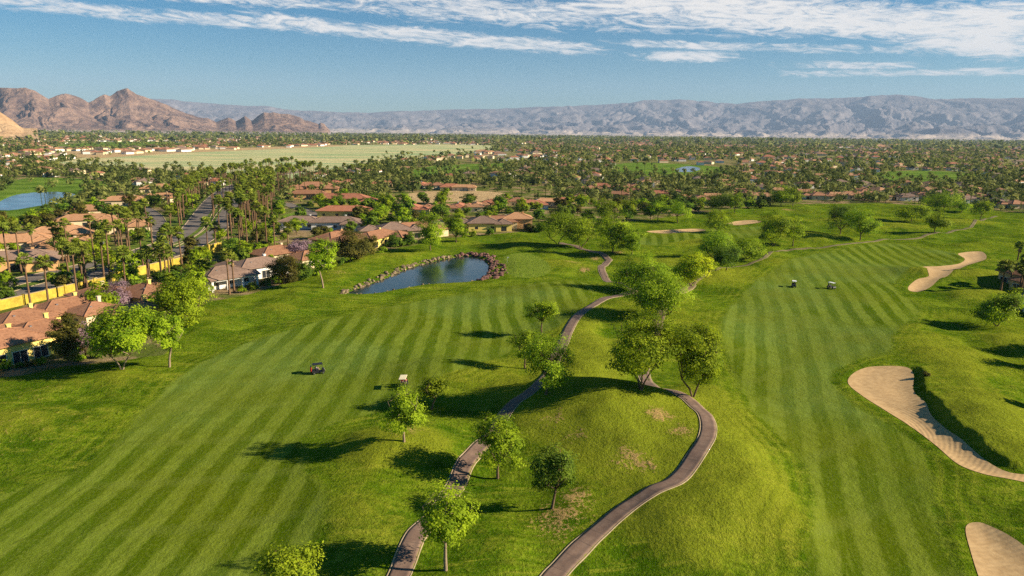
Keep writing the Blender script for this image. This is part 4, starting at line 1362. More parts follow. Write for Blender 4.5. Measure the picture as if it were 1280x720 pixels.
# ------------------------------------------------------------------ palms
def palm_meshes(seed, H, fronds=38, lean=0.02, cr=1.75, blades=7, leafm='leaf_palm', curve=0.3):
    rd = random.Random(seed)
    tb = MB()
    a = rd.uniform(0, 2 * PI)
    lx, ly = math.cos(a) * lean * H, math.sin(a) * lean * H
    pts = [(0, 0, -0.4), (0, 0, 0.15), (lx * .12, ly * .12, H * .25), (lx * .4, ly * .4, H * .55), (lx * .75, ly * .75, H * .82), (lx, ly, H)]
    tb.tube(pts, [.42, .33, .24, .20, .18, .20], 8)
    trunk = tb.mesh('trunk', MAT['bark_palm'], True)
    V, F, K = [], [], []
    top = Vector((lx, ly, H))
    def fan(org, el, az, pl, bl, tint):
        d = Vector((math.cos(el) * math.cos(az), math.cos(el) * math.sin(az), math.sin(el)))
        side = Vector((-math.sin(az), math.cos(az), 0))
        up = side.cross(d) * -1
        hub = org + d * pl + Vector((0, 0, -0.05 * pl))
        b = len(V)
        V.extend([org + side * .03, org - side * .03, hub - side * .03, hub + side * .03])
        F.append((b, b + 1, b + 2, b + 3))
        K.extend([tint] * 4)
        for k in range(blades):
            t = (k / (blades - 1) - .5) * 2
            ang = t * 1.15
            dd = d * math.cos(ang) + side * math.sin(ang)
            L_ = bl * (1 - 0.25 * abs(t)) * rd.uniform(.85, 1.1)
            mid_ = hub + dd * L_ * .55 + up * .03
            tip = hub + dd * L_ + Vector((0, 0, -0.30 * L_))
            wv = (side * math.cos(ang) - d * math.sin(ang)) * (bl * 0.14)
            b = len(V)
            V.extend([hub, mid_ + wv, tip, mid_ - wv])
            F.append((b, b + 1, b + 2, b + 3))
            K.extend([min(1, max(0, tint + rd.uniform(-.15, .15)))] * 4)
    for i in range(fronds):
        el = R(rd.uniform(-35, 85))
        fan(top + Vector((0, 0, rd.uniform(-.3, .25))), el, rd.uniform(0, 2 * PI), cr * .42 * rd.uniform(.8, 1.2), cr * .62 * rd.uniform(.85, 1.15), 0.25 + 0.6 * (el + .6) / 2)
    crown = mesh_np('crown', np.array([tuple(v) for v in V]), np.array(F), [MAT[leafm]], False, attrs={'tint': np.array(K)})
    V.clear(); F.clear(); K.clear()
    for i in range(14):
        fan(top + Vector((0, 0, -.35 - rd.uniform(0, .7))), R(rd.uniform(-85, -55)), rd.uniform(0, 2 * PI), .3, .75, .5)
    skirt = mesh_np('dead_frond_skirt', np.array([tuple(v) for v in V]), np.array(F), [MAT['skirt']], False)
    return trunk, crown, skirt


PALMS = {}
for hq in (8, 11, 14, 17):
    PALMS[hq] = [palm_meshes(hq * 10 + k, hq, 34 + 5 * k, 0.015 + .012 * k, 2.1 + .25 * k) for k in range(3)]


def make_palm(x, y, Hh, label, group, z=0.0, cs=1.0):
    hq = min(PALMS, key=lambda q: abs(q - Hh))
    t, c, s = random.choice(PALMS[hq])
    r = link('palm_tree', None, loc=(x, y, z), rz=random.uniform(0, 2 * PI))
    k = Hh / hq
    r.scale = (cs, cs, k)
    tag(r, label, 'palm tree', group)
    link('trunk', t, r)
    link('crown', c, r)
    link('dead_frond_skirt', s, r)
    return r


ORD = ['first', 'second', 'third', 'fourth', 'fifth', 'sixth', 'seventh', 'eighth', 'ninth', 'tenth', 'eleventh', 'twelfth', 'thirteenth', 'fourteenth', 'fifteenth', 'sixteenth',
       'seventeenth', 'eighteenth', 'nineteenth', 'twentieth', 'twenty-first', 'twenty-second', 'twenty-third', 'twenty-fourth', 'twenty-fifth', 'twenty-sixth', 'twenty-seventh',
       'twenty-eighth', 'twenty-ninth', 'thirtieth']
occupied = []       # (x, y, radius) taken by houses and palms


# ------------------------------------------------------------------ houses
def hip(mb, cx, cy, w, d, z, pitch=0.38, ov=0.7, mi=0, th=0.22):
    """hip roof with thickness over a w x d block"""
    hx, hy = w / 2 + ov, d / 2 + ov
    if hx >= hy:
        rx, ry, hh = hx - hy * 0.999, 0.001, hy * pitch
    else:
        rx, ry, hh = 0.001, hy - hx * 0.999, hx * pitch
    vs = [(cx - hx, cy - hy, z), (cx + hx, cy - hy, z), (cx + hx, cy + hy, z), (cx - hx, cy + hy, z)]
    vs += [(a, b, z + th) for a, b, _ in vs[:4]]
    vs += [(cx - rx, cy - ry, z + th + hh), (cx + rx, cy - ry, z + th + hh), (cx + rx, cy + ry, z + th + hh), (cx - rx, cy + ry, z + th + hh)]
    fs = [(3, 2, 1, 0), (0, 1, 5, 4), (1, 2, 6, 5), (2, 3, 7, 6), (3, 0, 4, 7), (4, 5, 9, 8), (5, 6, 10, 9), (6, 7, 11, 10), (7, 4, 8, 11), (8, 9, 10, 11)]
    mb.add(vs, fs, mi)
    # raised ridge and hip caps
    for a, b in (((cx - hx, cy - hy), (cx - rx, cy - ry)), ((cx + hx, cy - hy), (cx + rx, cy - ry)), ((cx + hx, cy + hy), (cx + rx, cy + ry)), ((cx - hx, cy + hy), (cx - rx, cy + ry))):
        mb.tube([(a[0], a[1], z + th + .02), (b[0], b[1], z + th + hh + .03)], .11, 5, mi)
    if rx > .5:
        mb.tube([(cx - rx, cy, z + th + hh + .03), (cx + rx, cy, z + th + hh + .03)], .12, 5, mi)
    if ry > .5:
        mb.tube([(cx, cy - ry, z + th + hh + .03), (cx, cy + ry, z + th + hh + .03)], .12, 5, mi)


def make_house(name, wings, wallm, roofm, label, detail=1, wh=3.0, seed=0, group=None, lanai=False):
    """wings: (cx, cy, w, d, extra height). Windows go on the long sides of every wing."""
    rd = random.Random(seed)
    root = link(name, None)
    tag(root, label, 'house', group)
    wb, rb = MB(), MB()
    for i, (cx, cy, w, d, eh) in enumerate(wings):
        z1 = wh + eh - 0.013 * i
        wb.box(cx - w / 2, cx + w / 2, cy - d / 2, cy + d / 2, -0.6 + .011 * i, z1)
        hip(rb, cx, cy, w, d, z1 - .02, 0.36 + 0.02 * (i % 3), 0.75 - .02 * i)
    wb.build('wall', MAT[wallm], root)
    ro = rb.build('roof', MAT[roofm], root)
    if detail >= 1:
        cx, cy, w, d, eh = wings[0]
        zc = wh + eh
        ch = MB()
        qx, qy = cx + w * .22, cy + d * .12
        ch.box(qx - .35, qx + .35, qy - .3, qy + .3, zc, zc + 2.5).box(qx - .45, qx + .45, qy - .4, qy + .4, zc + 2.5, zc + 2.62)
        ch.build('chimney', MAT[wallm], ro)
        if detail >= 2:
            for vx, vy in ((-w * .2, -d * .22), (w * .05, d * .25)):
                vz = zc + .2 + (d / 2 + .75 - abs(vy)) * .30
                vb = MB()
                vb.box(cx + vx - .22, cx + vx + .22, cy + vy - .22, cy + vy + .22, vz - .3, vz + .32)
                vb.build('roof_vent', MAT['metal'], ro)
    def inside(x, y, k):
        return any(j != k and abs(x - c[0]) < c[2] / 2 + .1 and abs(y - c[1]) < c[3] / 2 + .1 for j, c in enumerate(wings))
    def window(px, py, ax, ww, hh, z0, k):
        """ax: unit outward normal"""
        nx, ny = ax
        tx, ty = -ny, nx
        m1, m2 = MB(), MB()
        def bx(mb, u0, u1, za, zb, o0, o1):
            c = []
            for z in (za, zb):
                for (u, o) in ((u0, o0), (u1, o0), (u1, o1), (u0, o1)):
                    c.append((px + tx * u + nx * o, py + ty * u + ny * o, z))
            f = [(0, 3, 2, 1), (4, 5, 6, 7), (0, 1, 5, 4), (1, 2, 6, 5), (2, 3, 7, 6), (3, 0, 4, 7)]
            mb.add(c, f)
        bx(m2, -ww / 2, ww / 2, z0, z0 + hh, -.05, .02)
        fo = root
        if detail >= 2:
            for u0, u1, za, zb in ((-ww / 2 - .12, ww / 2 + .12, z0 + hh, z0 + hh + .14), (-ww / 2 - .16, ww / 2 + .16, z0 - .14, z0), (-ww / 2 - .1, -ww / 2, z0, z0 + hh), (ww / 2, ww / 2 + .1, z0, z0 + hh), (-.04, .04, z0, z0 + hh)):
                bx(m1, u0, u1, za, zb, -.05, .09)
            fo = m1.build('window', MAT['frame'], root)
            m2.build('pane', MAT['glass'], fo)
        else:
            m2.build('window', MAT['glass'], root)
    if detail >= 1:
        for k, (cx, cy, w, d, eh) in enumerate(wings):
            for (ax, L_, ox, oy) in (((0, -1), w, 0, -d / 2), ((1, 0), d, w / 2, 0), ((0, 1), w, 0, d / 2), ((-1, 0), d, -w / 2, 0)):
                n = max(1, int(L_ / (3.2 if detail == 3 else 4.2 if detail >= 2 else 6)))
                for j in range(n):
                    u = (j + .5) / n * L_ - L_ / 2
                    x_, y_ = cx + ox + (-ax[1]) * u, cy + oy + ax[0] * u
                    if inside(x_, y_, k):
                        continue
                    big = rd.random() < .45 or detail == 3
                    ww, hh, z0 = (2.4, 2.1, .15) if big else (1.4, 1.2, 1.0)
                    window(x_, y_, ax, ww, hh, z0, k)
        cx, cy, w, d, eh = wings[-1]
        dm = MB()
        dm.box(cx - w / 2 - .04, cx - w / 2 + .05, cy - .55, cy + .55, 0, 2.25)
        dr = dm.build('door', MAT['door'], root)
        if detail >= 2:
            hm = MB()
            hm.box(cx - w / 2 - .1, cx - w / 2 - .04, cy + .35, cy + .42, 1.0, 1.12)
            hm.build('handle', MAT['metal'], dr)
    if lanai:
        cx, cy, w, d, eh = wings[0]
        lm = MB()
        y0 = cy - d / 2
        n = max(3, int(w / 3.4))
        for j in range(n + 1):
            x_ = cx - w / 2 + .25 + (w - .5) * j / n
            lm.box(x_ - .28, x_ + .28, y0 - 2.6, y0 - 2.05, -.5, wh - .12)
        lm.box(cx - w / 2 - .1, cx + w / 2 + .1, y0 - 2.68, y0 - 1.98, wh - .45, wh + .05)
        lm.build('porch_column', MAT[wallm], root)
        pr = MB()
        pr.add([(cx - w / 2 - .6, y0 - 3.3, wh + .02), (cx + w / 2 + .6, y0 - 3.3, wh + .02), (cx + w / 2 + .6, y0 - .5, wh + .62), (cx - w / 2 - .6, y0 - .5, wh + .62),
                (cx - w / 2 - .6, y0 - 3.3, wh + .2), (cx + w / 2 + .6, y0 - 3.3, wh + .2), (cx + w / 2 + .6, y0 - .5, wh + 1.1), (cx - w / 2 - .6, y0 - .5, wh + 1.1)],
               [(3, 2, 1, 0), (4, 5, 6, 7), (0, 1, 5, 4), (1, 2, 6, 5), (2, 3, 7, 6), (3, 0, 4, 7)])
        pr.build('porch_roof', MAT[roofm], root)
    return root


def put(o, px, py, rz, sc=1.0, rad=10):
    x, y = G(px, py)
    z = H1(x, y) if math.hypot(x, y) < 700 else 0
    z = min(z, 0.4) if z > 0 else z
    o.location = (x, y, z)
    o.rotation_euler = (0, 0, R(rz))
    o.scale = (sc, sc, sc)
    occupied.append((x, y, rad))
    return o


# shapes shared by the stock of houses
WA = [(0, 0, 17, 10, .25), (-5.5, -6.5, 8, 8, 0), (6.0, 4.5, 8, 9, .0)]
WB = [(0, 0, 20, 9, .3), (7, -6, 8, 7, 0)]
WC = [(0, 0, 14, 12, .4), (-9.5, 1.5, 8, 8, 0), (8.5, -2, 7, 9, 0.1)]
WD = [(0, 0, 22, 9.5, .2), (-4, 6, 9, 8, 0), (8, -5, 7, 6, .1)]

# px of the middle of the house on the ground, turn, shape, colours, label
HOUSES = [
    (-3, 452, 62, [(0, 0, 14, 9, .6)], 'wall_yellow', 'roof_pink', 'yellow house with tall windows nearest the left edge, on the lawn', 3, False),
    (50, 430, 62, [(0, 0, 10, 7, .1), (-4, 4, 6, 5, 0)], 'wall_yellow', 'roof_pink', 'salmon-roofed house between the nearest yellow house and the olive tree', 2, False),
    (30, 417, 62, [(0, 0, 11, 8, .2), (5, 4, 6, 6, 0)], 'wall_yellow', 'roof_pink', 'house with a pale chimney behind the nearest two', 2, False),
    (84, 402, 62, [(0, 0, 13, 8, .3)], 'wall_yellow', 'roof_pink', 'long house whose salmon roof faces the frontage street', 2, False),
    (120, 405, 62, [(0, 0, 8, 7.5, .1), (2, -5, 5, 5, 0)], 'wall_cream', 'roof_pink', 'house behind the spreading tree, under a low salmon roof', 2, False),
    (124, 384, 62, [(0, 0, 9, 8, .25), (4, 4, 5, 5, 0)], 'wall_cream', 'roof_pink', 'house touching the left of the purple jacaranda', 2, False),
    (184, 383, 62, [(0, 0, 9, 11, .35), (5, 3, 5, 6, 0)], 'wall_yellow', 'roof_pink', 'largest salmon-roofed house, right of the purple jacaranda', 2, False),
    (178, 404, 62, [(0, 0, 7, 6, .1)], 'wall_yellow', 'roof_pink', 'small salmon-roofed wing house left of the massive rounded tree', 2, False),
    (280, 356, 48, [(0, 0, 13, 9, .2)], 'wall_white', 'roof_grey', 'white house with a columned porch beside the twin palms', 2, True),
    (322, 345, 52, [(0, 0, 15, 9, .3), (-5, 5, 8, 7, 0)], 'wall_white', 'roof_grey', 'white house with a grey-brown roof beside the dark olive tree', 2, False),
    (345, 328, 52, [(0, 0, 14, 9, .3), (7, -3, 7, 7, 0)], 'wall_cream', 'roof_pink', 'cream house with a pink roof below the mauve jacaranda', 2, False),
    (388, 333, 55, [(0, 0, 12, 8, .1)], 'wall_cream', 'roof_pink', 'small cream house half hidden by the bent-trunk tree', 2, False),
    (422, 308, 62, WA, 'wall_orange', 'roof_pink', 'tan-pink house behind the large olive tree', 1, False),
    (470, 306, 68, WB, 'wall_yellow', 'roof_pink', 'yellow-walled house right of the large olive tree', 1, False),
    (492, 296, 20, WC, 'wall_cream', 'roof_grey', 'house with the dark mauve-grey roof above the lawn corner', 1, False),
    (518, 294, 35, WB, 'wall_cream', 'roof_pink', 'house behind the light green pond tree', 1, False),
    (377, 285, 5, [(0, 0, 17, 9, .2)], 'wall_white', 'roof_grey', 'low grey-roofed building with a bright white end wall', 1, False),
    (420, 286, 10, WB, 'wall_white', 'roof_grey', 'grey gabled house right of the white-ended building', 1, False),
    (428, 257, 3, [(0, 0, 30, 12, 1.4), (17, -4, 10, 9, 0)], 'wall_yellow', 'roof_red', 'large lemon yellow building with a low red roof', 1, False),
    (432, 271, 3, [(0, 0, 26, 10, .3), (12, -5, 12, 8, 0)], 'wall_yellow', 'roof_red', 'red-roofed building in front of the large lemon yellow one', 1, False),
    (393, 240, 12, [(0, 0, 26, 14, 1.2), (-12, -8, 14, 10, 0), (10, -8, 14, 10, .2)], 'wall_orange', 'roof_pink', 'clubhouse-like house with many stepped pink roofs', 1, False),
    (385, 248, 12, WD, 'wall_orange', 'roof_pink', 'pink-roofed house just below the stepped clubhouse', 1, False),
    (108, 283, 30, WD, 'wall_cream', 'roof_tan', 'house with the big orange roof below the blue lake', 1, False),
    (118, 270, 25, WA, 'wall_cream', 'roof_tan', 'orange-roofed house just right of the lake', 1, False),
    (157, 257, 20, WD, 'wall_cream', 'roof_tan', 'orange-roofed house among palms above the boulevard', 1, False),
    (198, 240, 20, WA, 'wall_cream', 'roof_tan', 'house with tiered orange roofs under the palm grove', 1, False),
    (200, 253, 40, WB, 'wall_cream', 'roof_tan', 'low orange-roofed house below the tiered one', 1, False),
    (22, 335, 30, WB, 'wall_orange', 'roof_grey', 'orange-walled house across the boulevard at the left edge', 1, False),
    (22, 312, 30, WD, 'wall_cream', 'roof_tan', 'tan house behind the orange-walled one', 1, False),
    (80, 318, 30, WA, 'wall_cream', 'roof_tan', 'cream house behind the boulevard palms', 1, False),
    (76, 300, 30, WB, 'wall_orange', 'roof_tan', 'tan-roofed house second back from the boulevard', 1, False),
    (150, 290, 30, WB, 'wall_cream', 'roof_tan', 'pale house at the end of the side street', 1, False),
    (1300, 360, 100, [(0, 0, 17, 12, .6), (-5, 7, 9, 8, 0)], 'wall_orange', 'roof_pink', 'pink-roofed house at the right edge beside the palms', 2, False),
    (1316, 392, 100, [(0, 0, 14, 10, .3)], 'wall_cream', 'roof_grey', 'brown-roofed house lowest at the right edge', 2, False),
    (604, 287, 8, WC, 'wall_yellow', 'roof_grey', 'house with a brown-mauve roof right of the pond pair of trees', 1, False),
    (646, 284, 5, [(0, 0, 13, 11, 1.3), (-9, 2, 8, 8, 0)], 'wall_orange', 'roof_tan', 'tan pavilion with tall columns beside the dark trees', 1, False),
    (622, 285, 5, WA, 'wall_cream', 'roof_pink', 'house joining the pavilion on its left', 1, False),
]
for (px, py, rz, wg, wm, rm, lab, det, lan) in HOUSES:
    h = make_house('house', wg, wm, rm, lab, det, 3.1, seed=int(px * 7 + py), lanai=lan)
    put(h, px, py, rz, 1.0, (10 if px in (280, 322) else 6.5) if det >= 2 else 14)

# rows of look-alike houses
PROTO = {}
for key, wg, wm, rm in (('r1', WA, 'wall_cream', 'roof_red'), ('r2', WB, 'wall_white', 'roof_red'), ('r3', WC, 'wall_cream', 'roof_pink'),
                        ('r4', WD, 'wall_yellow', 'roof_pink'), ('r5', WA, 'wall_white', 'roof_grey'), ('r6', WD, 'wall_cream', 'roof_tan')):
    PROTO[key] = [wg, wm, rm, None]


def row_house(key, x, y, rz, label, group, sc=1.0, det=1):
    P = PROTO[key]
    if P[3] is None:
        P[3] = make_house('house', P[0], P[1], P[2], label, 1, 3.2, seed=5, group=group)
        o = P[3]
    else:
        o = clone(P[3], (0, 0, 0))
        tag(o, label, 'house', group)
    o.location = (x, y, 0)
    o.rotation_euler = (0, 0, R(rz))
    o.scale = (sc, sc, sc)
    occupied.append((x, y, 12 * sc))
    return o


ROWS = [
    # red roofs before the pond pair
    ([(518, 266), (550, 265), (574, 264), (596, 263), (618, 259), (647, 257), (664, 260), (686, 257), (703, 256), (724, 252)], ('r1', 'r3', 'r2', 'r6'), 'tile-roofed house', 'in the row behind the pond, {} from the left'),
    ([(510, 234), (528, 235), (547, 236), (563, 237), (478, 233), (442, 231), (460, 232), (580, 238)], ('r2', 'r3', 'r1', 'r6'), 'low tile-roofed house', 'in the long row above the bare dirt lot, {} from the left'),
    ([(740, 240), (750, 236), (768, 247), (788, 243), (807, 242), (823, 246), (838, 245), (773, 238), (793, 236)], ('r3', 'r1', 'r4'), 'pink-roofed house', 'in the cluster left of the far trees, {} from the left'),
    ([(862, 252), (877, 254), (890, 250), (935, 247), (950, 249), (925, 243), (1005, 244), (1022, 249), (1047, 248), (1065, 247), (1095, 249), (1080, 245)], ('r4', 'r3', 'r6'), 'pale pink-roofed house', 'along the far edge of the course, {} from the left'),
    ([(1132, 250), (1150, 247), (1207, 253), (1222, 250), (1245, 256), (1268, 260), (1190, 247), (1172, 246)], ('r5', 'r3'), 'grey or pink roofed house', 'behind the far right trees, {} from the left'),
    ([(985, 212), (1000, 212), (1018, 211), (1110, 211), (1124, 211), (1140, 212), (1157, 213), (1172, 212), (1190, 213), (1205, 215), (1230, 217), (1250, 218)], ('r3', 'r6', 'r5'), 'small distant roof', 'in the line beyond the farthest green lawn, {} from the left'),
]
for pts, keys, what, where in ROWS:
    pts = sorted(pts)
    for i, (px, py) in enumerate(pts):
        x, y = G(px, py)
        row_house(keys[i % len(keys)], x, y, random.choice((0, 5, 12, 90, 180, -8)), what + ' ' + where.format(ORD[i]), what + 's ' + where.replace(', {} from the left', ''), .80)

# ------------------------------------------------------------------ boundary walls
def wall_run(P, h, th, mt, name, label, cap=True):
    P = [Vector((a, b)) for a, b in P]
    root = link(name, None, loc=(P[0].x, P[0].y, 0))
    tag(root, label, 'wall')
    mb, cb = MB(), MB()
    for i in range(len(P) - 1):
        a, b = P[i] - P[0], P[i + 1] - P[0]
        d = (b - a).normalized()
        n = Vector((-d.y, d.x)) * th / 2
        for q, z0, z1, e in ((mb, -.6, h, 0), (cb, h, h + .12, .06)):
            n2 = n * (1 + e / (th / 2))
            vs = []
            for z in (z0, z1):
                vs += [(a.x + n2.x, a.y + n2.y, z), (b.x + n2.x, b.y + n2.y, z), (b.x - n2.x, b.y - n2.y, z), (a.x - n2.x, a.y - n2.y, z)]
            q.add(vs, [(3, 2, 1, 0), (4, 5, 6, 7), (0, 1, 5, 4), (1, 2, 6, 5), (2, 3, 7, 6), (3, 0, 4, 7)])
    for q in P:
        occupied.append((q.x + 1.0, q.y - 3, 3.5))
    mb.build('wall_face', MAT[mt], root)
    if cap:
        cb.build('wall_cap', MAT['kerb'], root)
    # pilasters along the run
    pb = MB()
    for i in range(0, len(P) - 1, 2):
        a = P[i] - P[0]
        pb.box(a.x - .3, a.x + .3, a.y - .3, a.y + .3, -.6, h + .3)
    pb.build('pilaster', MAT[mt], root)


wall_run(catmull(polyG([(-40, 398), (0, 388), (60, 374), (100, 364), (132, 357)]), 4), 2.4, .3, 'perimeter', 'boundary_wall', 'long bright yellow boundary wall by the boulevard, left of the first gap')
wall_run(catmull(polyG([(140, 352), (150, 349), (158, 347)]), 3), 2.4, .3, 'perimeter', 'boundary_wall', 'short yellow wall piece between the two long ones')
wall_run(catmull(polyG([(172, 345), (200, 338), (229, 331)]), 4), 2.6, .3, 'perimeter', 'boundary_wall', 'yellow boundary wall stretch left of the dark hedge')
wall_run(catmull(polyG([(261, 317), (277, 313)]), 3), 3.0, .3, 'perimeter', 'boundary_wall', 'small yellow wall piece seen between the palms')


# ------------------------------------------------------------------ palms one can point at
PALM_PX = [  # base px, base py, crown px, crown py
    (40, 393, 36, 328), (61, 382, 59, 332), (97, 372, 94, 315), (110, 365, 110, 315), (138, 352, 134, 287), (185, 347, 184, 322), (202, 347, 203, 325), (215, 342, 213, 290),
    (228, 335, 226, 295), (260, 315, 258, 282), (270, 312, 270, 287), (12, 342, 10, 282), (27, 342, 25, 287), (43, 320, 41, 290), (71, 327, 71, 287), (86, 328, 85, 282),
    (100, 340, 100, 310), (120, 338, 122, 277), (150, 322, 147, 285), (163, 320, 162, 277), (176, 312, 175, 275), (287, 368, 287, 322), (293, 366, 295, 328), (256, 366, 255, 336),
    (322, 318, 322, 262), (334, 312, 333, 268), (344, 318, 345, 280), (361, 325, 361, 288), (309, 305, 310, 245), (318, 300, 317, 250), (300, 312, 300, 270)]
PALM_PX.sort()
for i, (bx, by, cx, cy) in enumerate(PALM_PX):
    x, y = G(bx, by)
    hh, _ = px_size(bx, by, Vector((x, y, 0)), cy - 4, 10)
    where = ('along the yellow boundary walls and boulevard, %s from the left' % ORD[i % 30]) if bx < 280 else ('beside the grey-roofed fairway houses, %s of them from the left' % ORD[(i - 22) % 30])
    make_palm(x, y, min(hh, 17.5), 'tall fan palm ' + where, 'palms along the boulevard and houses')
    occupied.append((x, y, 2.5))

# avenue palms, both sides and the median
GOLFR = GOLF


def golf_in(x, y, m_=-2):
    return float(sdf(GOLF, np.array([x]), np.array([y]))[0]) < m_


def on_road(x, y, pad=1.0):
    for P, w in ROADS:
        if abs(x - P[:, 0].mean()) < 400 and ldist(P, np.array([x]), np.array([y]))[0] < w / 2 + pad:
            return True
    return False


def free(x, y, r):
    return all((x - a) ** 2 + (y - b) ** 2 > (r + c) ** 2 for a, b, c in occupied)


npalm = [len(PALM_PX)]
n_av = 0


def line_palms(P, off, step, hmin, hmax, jit, label, group, prob=1.0, dmin=0.0):
    P = np.asarray(P)
    D = np.gradient(P, axis=0)
    D /= np.hypot(*D.T)[:, None]
    Q = P + np.column_stack([-D[:, 1], D[:, 0]]) * off
    L = np.concatenate([[0], np.cumsum(np.hypot(*np.diff(Q, axis=0).T))])
    s = random.uniform(0, step)
    while s < L[-1]:
        x, y = np.interp(s, L, Q[:, 0]) + random.uniform(-jit, jit), np.interp(s, L, Q[:, 1]) + random.uniform(-jit, jit)
        s += step * random.uniform(.7, 1.4)
        if random.random() > prob or math.hypot(x, y) < dmin or on_road(x, y, .6) or not free(x, y, 1.2) or golf_in(x, y):
            continue
        px, py, _ = proj(x, y, 0)
        if px < -25 or px > 1305:
            continue
        make_palm(x, y, random.uniform(hmin, hmax), label, group)
        npalm[0] += 1
        occupied.append((x, y, 1.5))


line_palms(RD_FAR, 8.5, 9, 11, 15, 2.5, 'fan palm in the avenue row behind the boulevard', 'avenue palms behind the boulevard')
line_palms(RD_FAR, 15, 9, 10, 15, 4, 'fan palm in the avenue row behind the boulevard', 'avenue palms behind the boulevard')
line_palms(mid[10:], 0, 13, 11, 14, 1.2, 'fan palm on the grass median of the boulevard', 'palms on the boulevard median', .8)
line_palms(RD_NEAR[30:], -8, 7, 12, 17, 2.5, 'tall palm in the dense grove right of the boulevard bend', 'palms right of the boulevard bend')
line_palms(RD_NEAR[30:], -14, 7, 12, 17, 3.5, 'tall palm in the dense grove right of the boulevard bend', 'palms right of the boulevard bend')
line_palms(RD_NEAR[34:], -21, 8, 12, 17, 3.5, 'tall palm in the dense grove right of the boulevard bend', 'palms right of the boulevard bend')
line_palms(catmull(polyG([(375, 228), (400, 226), (440, 222), (480, 219)]), 6), 0, 11, 9, 12, 2, 'palm in the thin row along the far side road', 'palms along the far side road')

# palm clumps: centre px, half width px, half height px, how many
for (cx, cy, hw, hh_, n, lab) in [
        (1264, 360, 14, 14, 7, 'palm in the clump by the right edge house'),
        (105, 345, 115, 24, 16, 'palm on the strip between the yellow walls and the boulevard'),
        (50, 318, 60, 22, 14, 'palm before the orange-walled house across the boulevard'),
        (165, 300, 85, 18, 34, 'palm in the thick grove between the orange roofs and the boulevard'),
        (90, 292, 70, 20, 20, 'palm among the houses left of the boulevard grove'),
        (150, 262, 70, 12, 16, 'palm around the orange-roofed houses by the lake'),
        (205, 262, 40, 16, 18, 'palm on the slope right of the orange roofs'),
        (40, 272, 45, 14, 10, 'palm on the near shore of the blue lake'),
        (60, 218, 90, 8, 16, 'small palm in the row before the open field'),
        (455, 274, 45, 14, 12, 'palm among the yards below the yellow building'),
        (500, 262, 50, 12, 12, 'palm by the bare dirt lot'),
        (640, 252, 110, 10, 22, 'palm between the red roofs behind the pond'),
        (860, 240, 110, 9, 20, 'palm behind the pink roofs of the far course edge'),
        (1100, 238, 150, 10, 22, 'palm behind the far right houses')]:
    k = 0
    g = 0
    while k < n and g < 300 and npalm[0] < 298:
        g += 1
        px, py = cx + random.uniform(-hw, hw), cy + random.uniform(-hh_, hh_)
        x, y = G(px, py)
        if on_road(x, y, .6) or not free(x, y, 0.5 if 'right edge' in lab else -2) or (golf_in(x, y) and 'right edge' not in lab):
            continue
        z = H1(x, y) - .1 if 'right edge' in lab else 0
        make_palm(x, y, random.uniform(8, 13) if 'edge house' not in lab else random.uniform(6, 9), lab, 'palms: ' + lab.replace('palm ', ''), z, 1.0 if y < 600 else 1.15)
        npalm[0] += 1
        occupied.append((x, y, 1.2))
        k += 1

# ------------------------------------------------------------------ town trees, one by one for the nearest
TOWN = polyG([(-60, 470), (0, 462), (130, 452), (236, 392), (330, 352), (402, 334), (470, 311), (548, 296), (700, 281), (905, 258), (1100, 251), (1300, 262), (1340, 240), (1340, 214), (-60, 214)])
cand = []
rs = np.random.RandomState(5)
tries = 0
while len(cand) < 1500 and tries < 30000:
    tries += 1
    px, py = rs.uniform(-30, 1310), 212 + 190 * rs.rand() ** 2.0
    x, y = G(px, py)
    if golf_in(x, y, 1.5) or on_road(x, y, 1.2):
        continue
    X_, Y_ = np.array([x]), np.array([y])
    if sdf(FIELD, X_, Y_)[0] < 3 or sdf(DIRT2, X_, Y_)[0] < 2 or sdf(LPOND, X_, Y_)[0] < 5:
        continue
    if any(sdf(P, X_, Y_)[0] < -2 for P in LAWNS) and rs.rand() > .06:
        continue
    cand.append((math.hypot(x, y), x, y))
cand.sort()
n_tree = 0
far_extra = []
for d, x, y in cand:
    near = px_ = proj(x, y, 0)[0]
    r_ = 2.2
    if not free(x, y, -1.5 if d > 300 else .5):
        continue
    s = random.uniform(.45, 1.05) if d < 330 else random.uniform(.55, 1.25)
    if n_tree < 285:
        zone = ('small yard tree among the houses left of the pond' if px_ < 400 else 'yard tree between the middle houses beyond the pond' if px_ < 720 else 'yard tree by the far roofs beyond the course')
        make_tree('yard_tree', STOCK[random.randrange(6)], (x, y, 0), random.uniform(0, 6.28), (s, s, s * random.uniform(.8, 1.1)), zone, 'tree', zone.replace('tree', 'trees'))
        n_tree += 1
        occupied.append((x, y, r_ * s))
    else:
        far_extra.append((x, y, s * 7.0))

